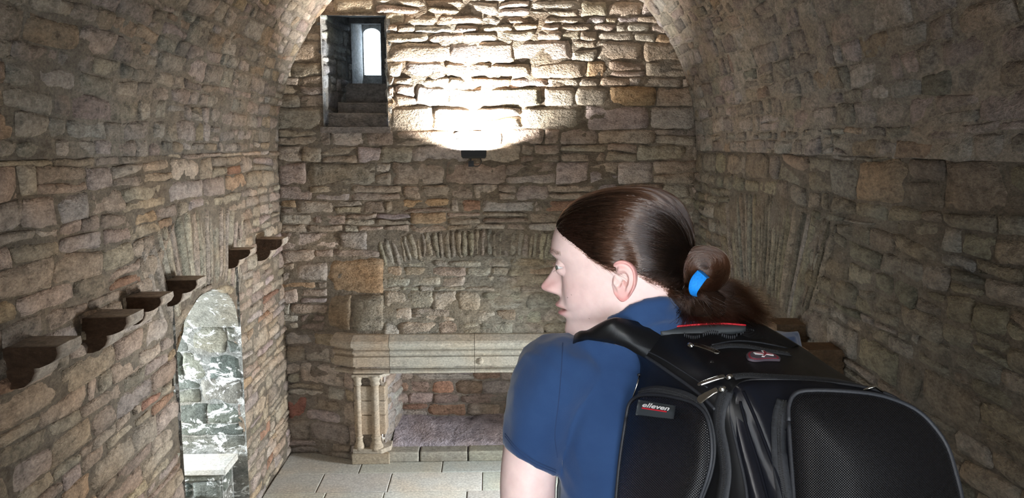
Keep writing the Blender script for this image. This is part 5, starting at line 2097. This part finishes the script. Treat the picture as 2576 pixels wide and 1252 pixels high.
def tag_pt(a_, b_, lift):
    x = (lc[0][0] * (1 - a_) + lc[1][0] * a_) * (1 - b_) + (lc[3][0] * (1 - a_) + lc[2][0] * a_) * b_
    y = (lc[0][1] * (1 - a_) + lc[1][1] * a_) * (1 - b_) + (lc[3][1] * (1 - a_) + lc[2][1] * a_) * b_
    d = side_plane(x, y) - 0.036 + 0.006 * b_ - 0.002 * math.sin(a_ * math.pi) + 0.010 * (2 * b_ - 1) ** 2
    return P(x, y, d - lift)


for lay_ in (0, 1):
    for j in range(NYl + 1):
        for i in range(NXl + 1):
            Vl.append(tag_pt(i / NXl, j / NYl, 0.0 if lay_ == 0 else -0.004))
W_ = NXl + 1
K_ = W_ * (NYl + 1)
Fl = [(j * W_ + i, j * W_ + i + 1, (j + 1) * W_ + i + 1, (j + 1) * W_ + i) for j in range(NYl) for i in range(NXl)]
Fl += [tuple(K_ + v for v in reversed(f)) for f in list(Fl)]
lp2 = [i for i in range(W_)] + [j * W_ + NXl for j in range(1, NYl + 1)] + [NYl * W_ + i for i in range(NXl - 1, -1, -1)] + [j * W_ for j in range(NYl - 1, 0, -1)]
for a_ in range(len(lp2)):
    p_, q_ = lp2[a_], lp2[(a_ + 1) % len(lp2)]
    Fl.append((p_, q_, q_ + K_, p_ + K_))
lab_o = bpart('name_label', Vl, Fl, M_RUB)


def text_mesh(body_, shear=0.3, off=0.02):
    cu = bpy.data.curves.new('txt', 'FONT')
    cu.body = body_
    cu.shear = shear
    cu.offset = off
    cu.fill_mode = 'BOTH'
    cu.resolution_u = 4
    to_ = bpy.data.objects.new('txt', cu)
    COL.objects.link(to_)
    dg_ = bpy.context.evaluated_depsgraph_get()
    dg_.update()
    me_ = bpy.data.meshes.new_from_object(to_.evaluated_get(dg_))
    vv = [tuple(v.co) for v in me_.vertices]
    ff = [tuple(p.vertices) for p in me_.polygons]
    bpy.data.objects.remove(to_)
    return vv, ff


vv, ff = text_mesh('elleven', 0.32, 0.022)
xs_ = [v[0] for v in vv]
ys_ = [v[1] for v in vv]
x0_, x1_, y0_, y1_ = min(xs_), max(xs_), min(ys_), max(ys_)
Vt = [tag_pt(0.13 + 0.72 * (v[0] - x0_) / (x1_ - x0_), 0.40 - 0.30 * (v[1] - y0_) / (y1_ - y0_), 0.0018) for v in vv]
bpart('lettering', Vt, ff, M_WHITE, smooth=False, parent=lab_o)
Vu = []
for k in range(13):
    a_ = 0.13 + 0.66 * k / 12
    Vu += [tag_pt(a_, 0.44, 0.0006), tag_pt(a_, 0.52, 0.0006)]
bpart('red_underline', Vu, [(2 * k, 2 * k + 1, 2 * k + 3, 2 * k + 2) for k in range(12)], M_RED, parent=lab_o)

# drop-shaped badge on the top panel
def badge_pt(x, y, lift):
    l, nn = cast(bvh_bag, x, y, lift)
    return l


bo = crom([(1876, 898), (1882, 891), (1895, 889), (1912, 889), (1935, 892), (1955, 900), (1962, 909), (1948, 909), (1925, 909), (1900, 911), (1882, 907), (1876, 898)], 5)[:-1]


def badge_layer(name, pts, lift, thick, mat, parent=None):
    n_ = len(pts)
    V_ = [badge_pt(p[0], p[1], lift) for p in pts] + [badge_pt(p[0], p[1], lift - thick) for p in pts]
    F_ = [tuple(range(n_))] + [(i, (i + 1) % n_, n_ + (i + 1) % n_, n_ + i) for i in range(n_)]
    return bpart(name, V_, F_, mat, smooth=False, parent=parent)


def scaled(pts, k):
    cx_ = sum(p[0] for p in pts) / len(pts)
    cy_ = sum(p[1] for p in pts) / len(pts)
    return [(cx_ + (p[0] - cx_) * k, cy_ + (p[1] - cy_) * k) for p in pts]


M_BADGE = plain('grey_badge_rubber', (0.10, 0.08, 0.10), 0.5)
M_BRED = plain('badge_red', (0.28, 0.03, 0.05), 0.5)
bd = badge_layer('badge', bo, 0.0035, 0.003, M_BADGE)
badge_layer('badge_red_rim', scaled(bo, 0.90), 0.0040, 0.0006, M_BRED, bd)
badge_layer('badge_field', scaled(bo, 0.78), 0.0045, 0.0006, M_BADGE, bd)
tpts = [(1893, 895), (1919, 896), (1913, 890), (1920, 890), (1927, 896), (1943, 900), (1944, 903), (1926, 900), (1921, 906), (1914, 905), (1918, 900), (1898, 899)]
badge_layer('badge_letter_edge', tpts, 0.0052, 0.0007, M_WHITE, bd)
tp2 = [(1900, 897), (1921, 898), (1917, 892), (1921, 892), (1927, 898), (1940, 901), (1926, 899.5), (1920, 904.5), (1917, 904), (1920, 899.5)]
badge_layer('badge_letter', tp2, 0.0058, 0.0006, M_BRED, bd)
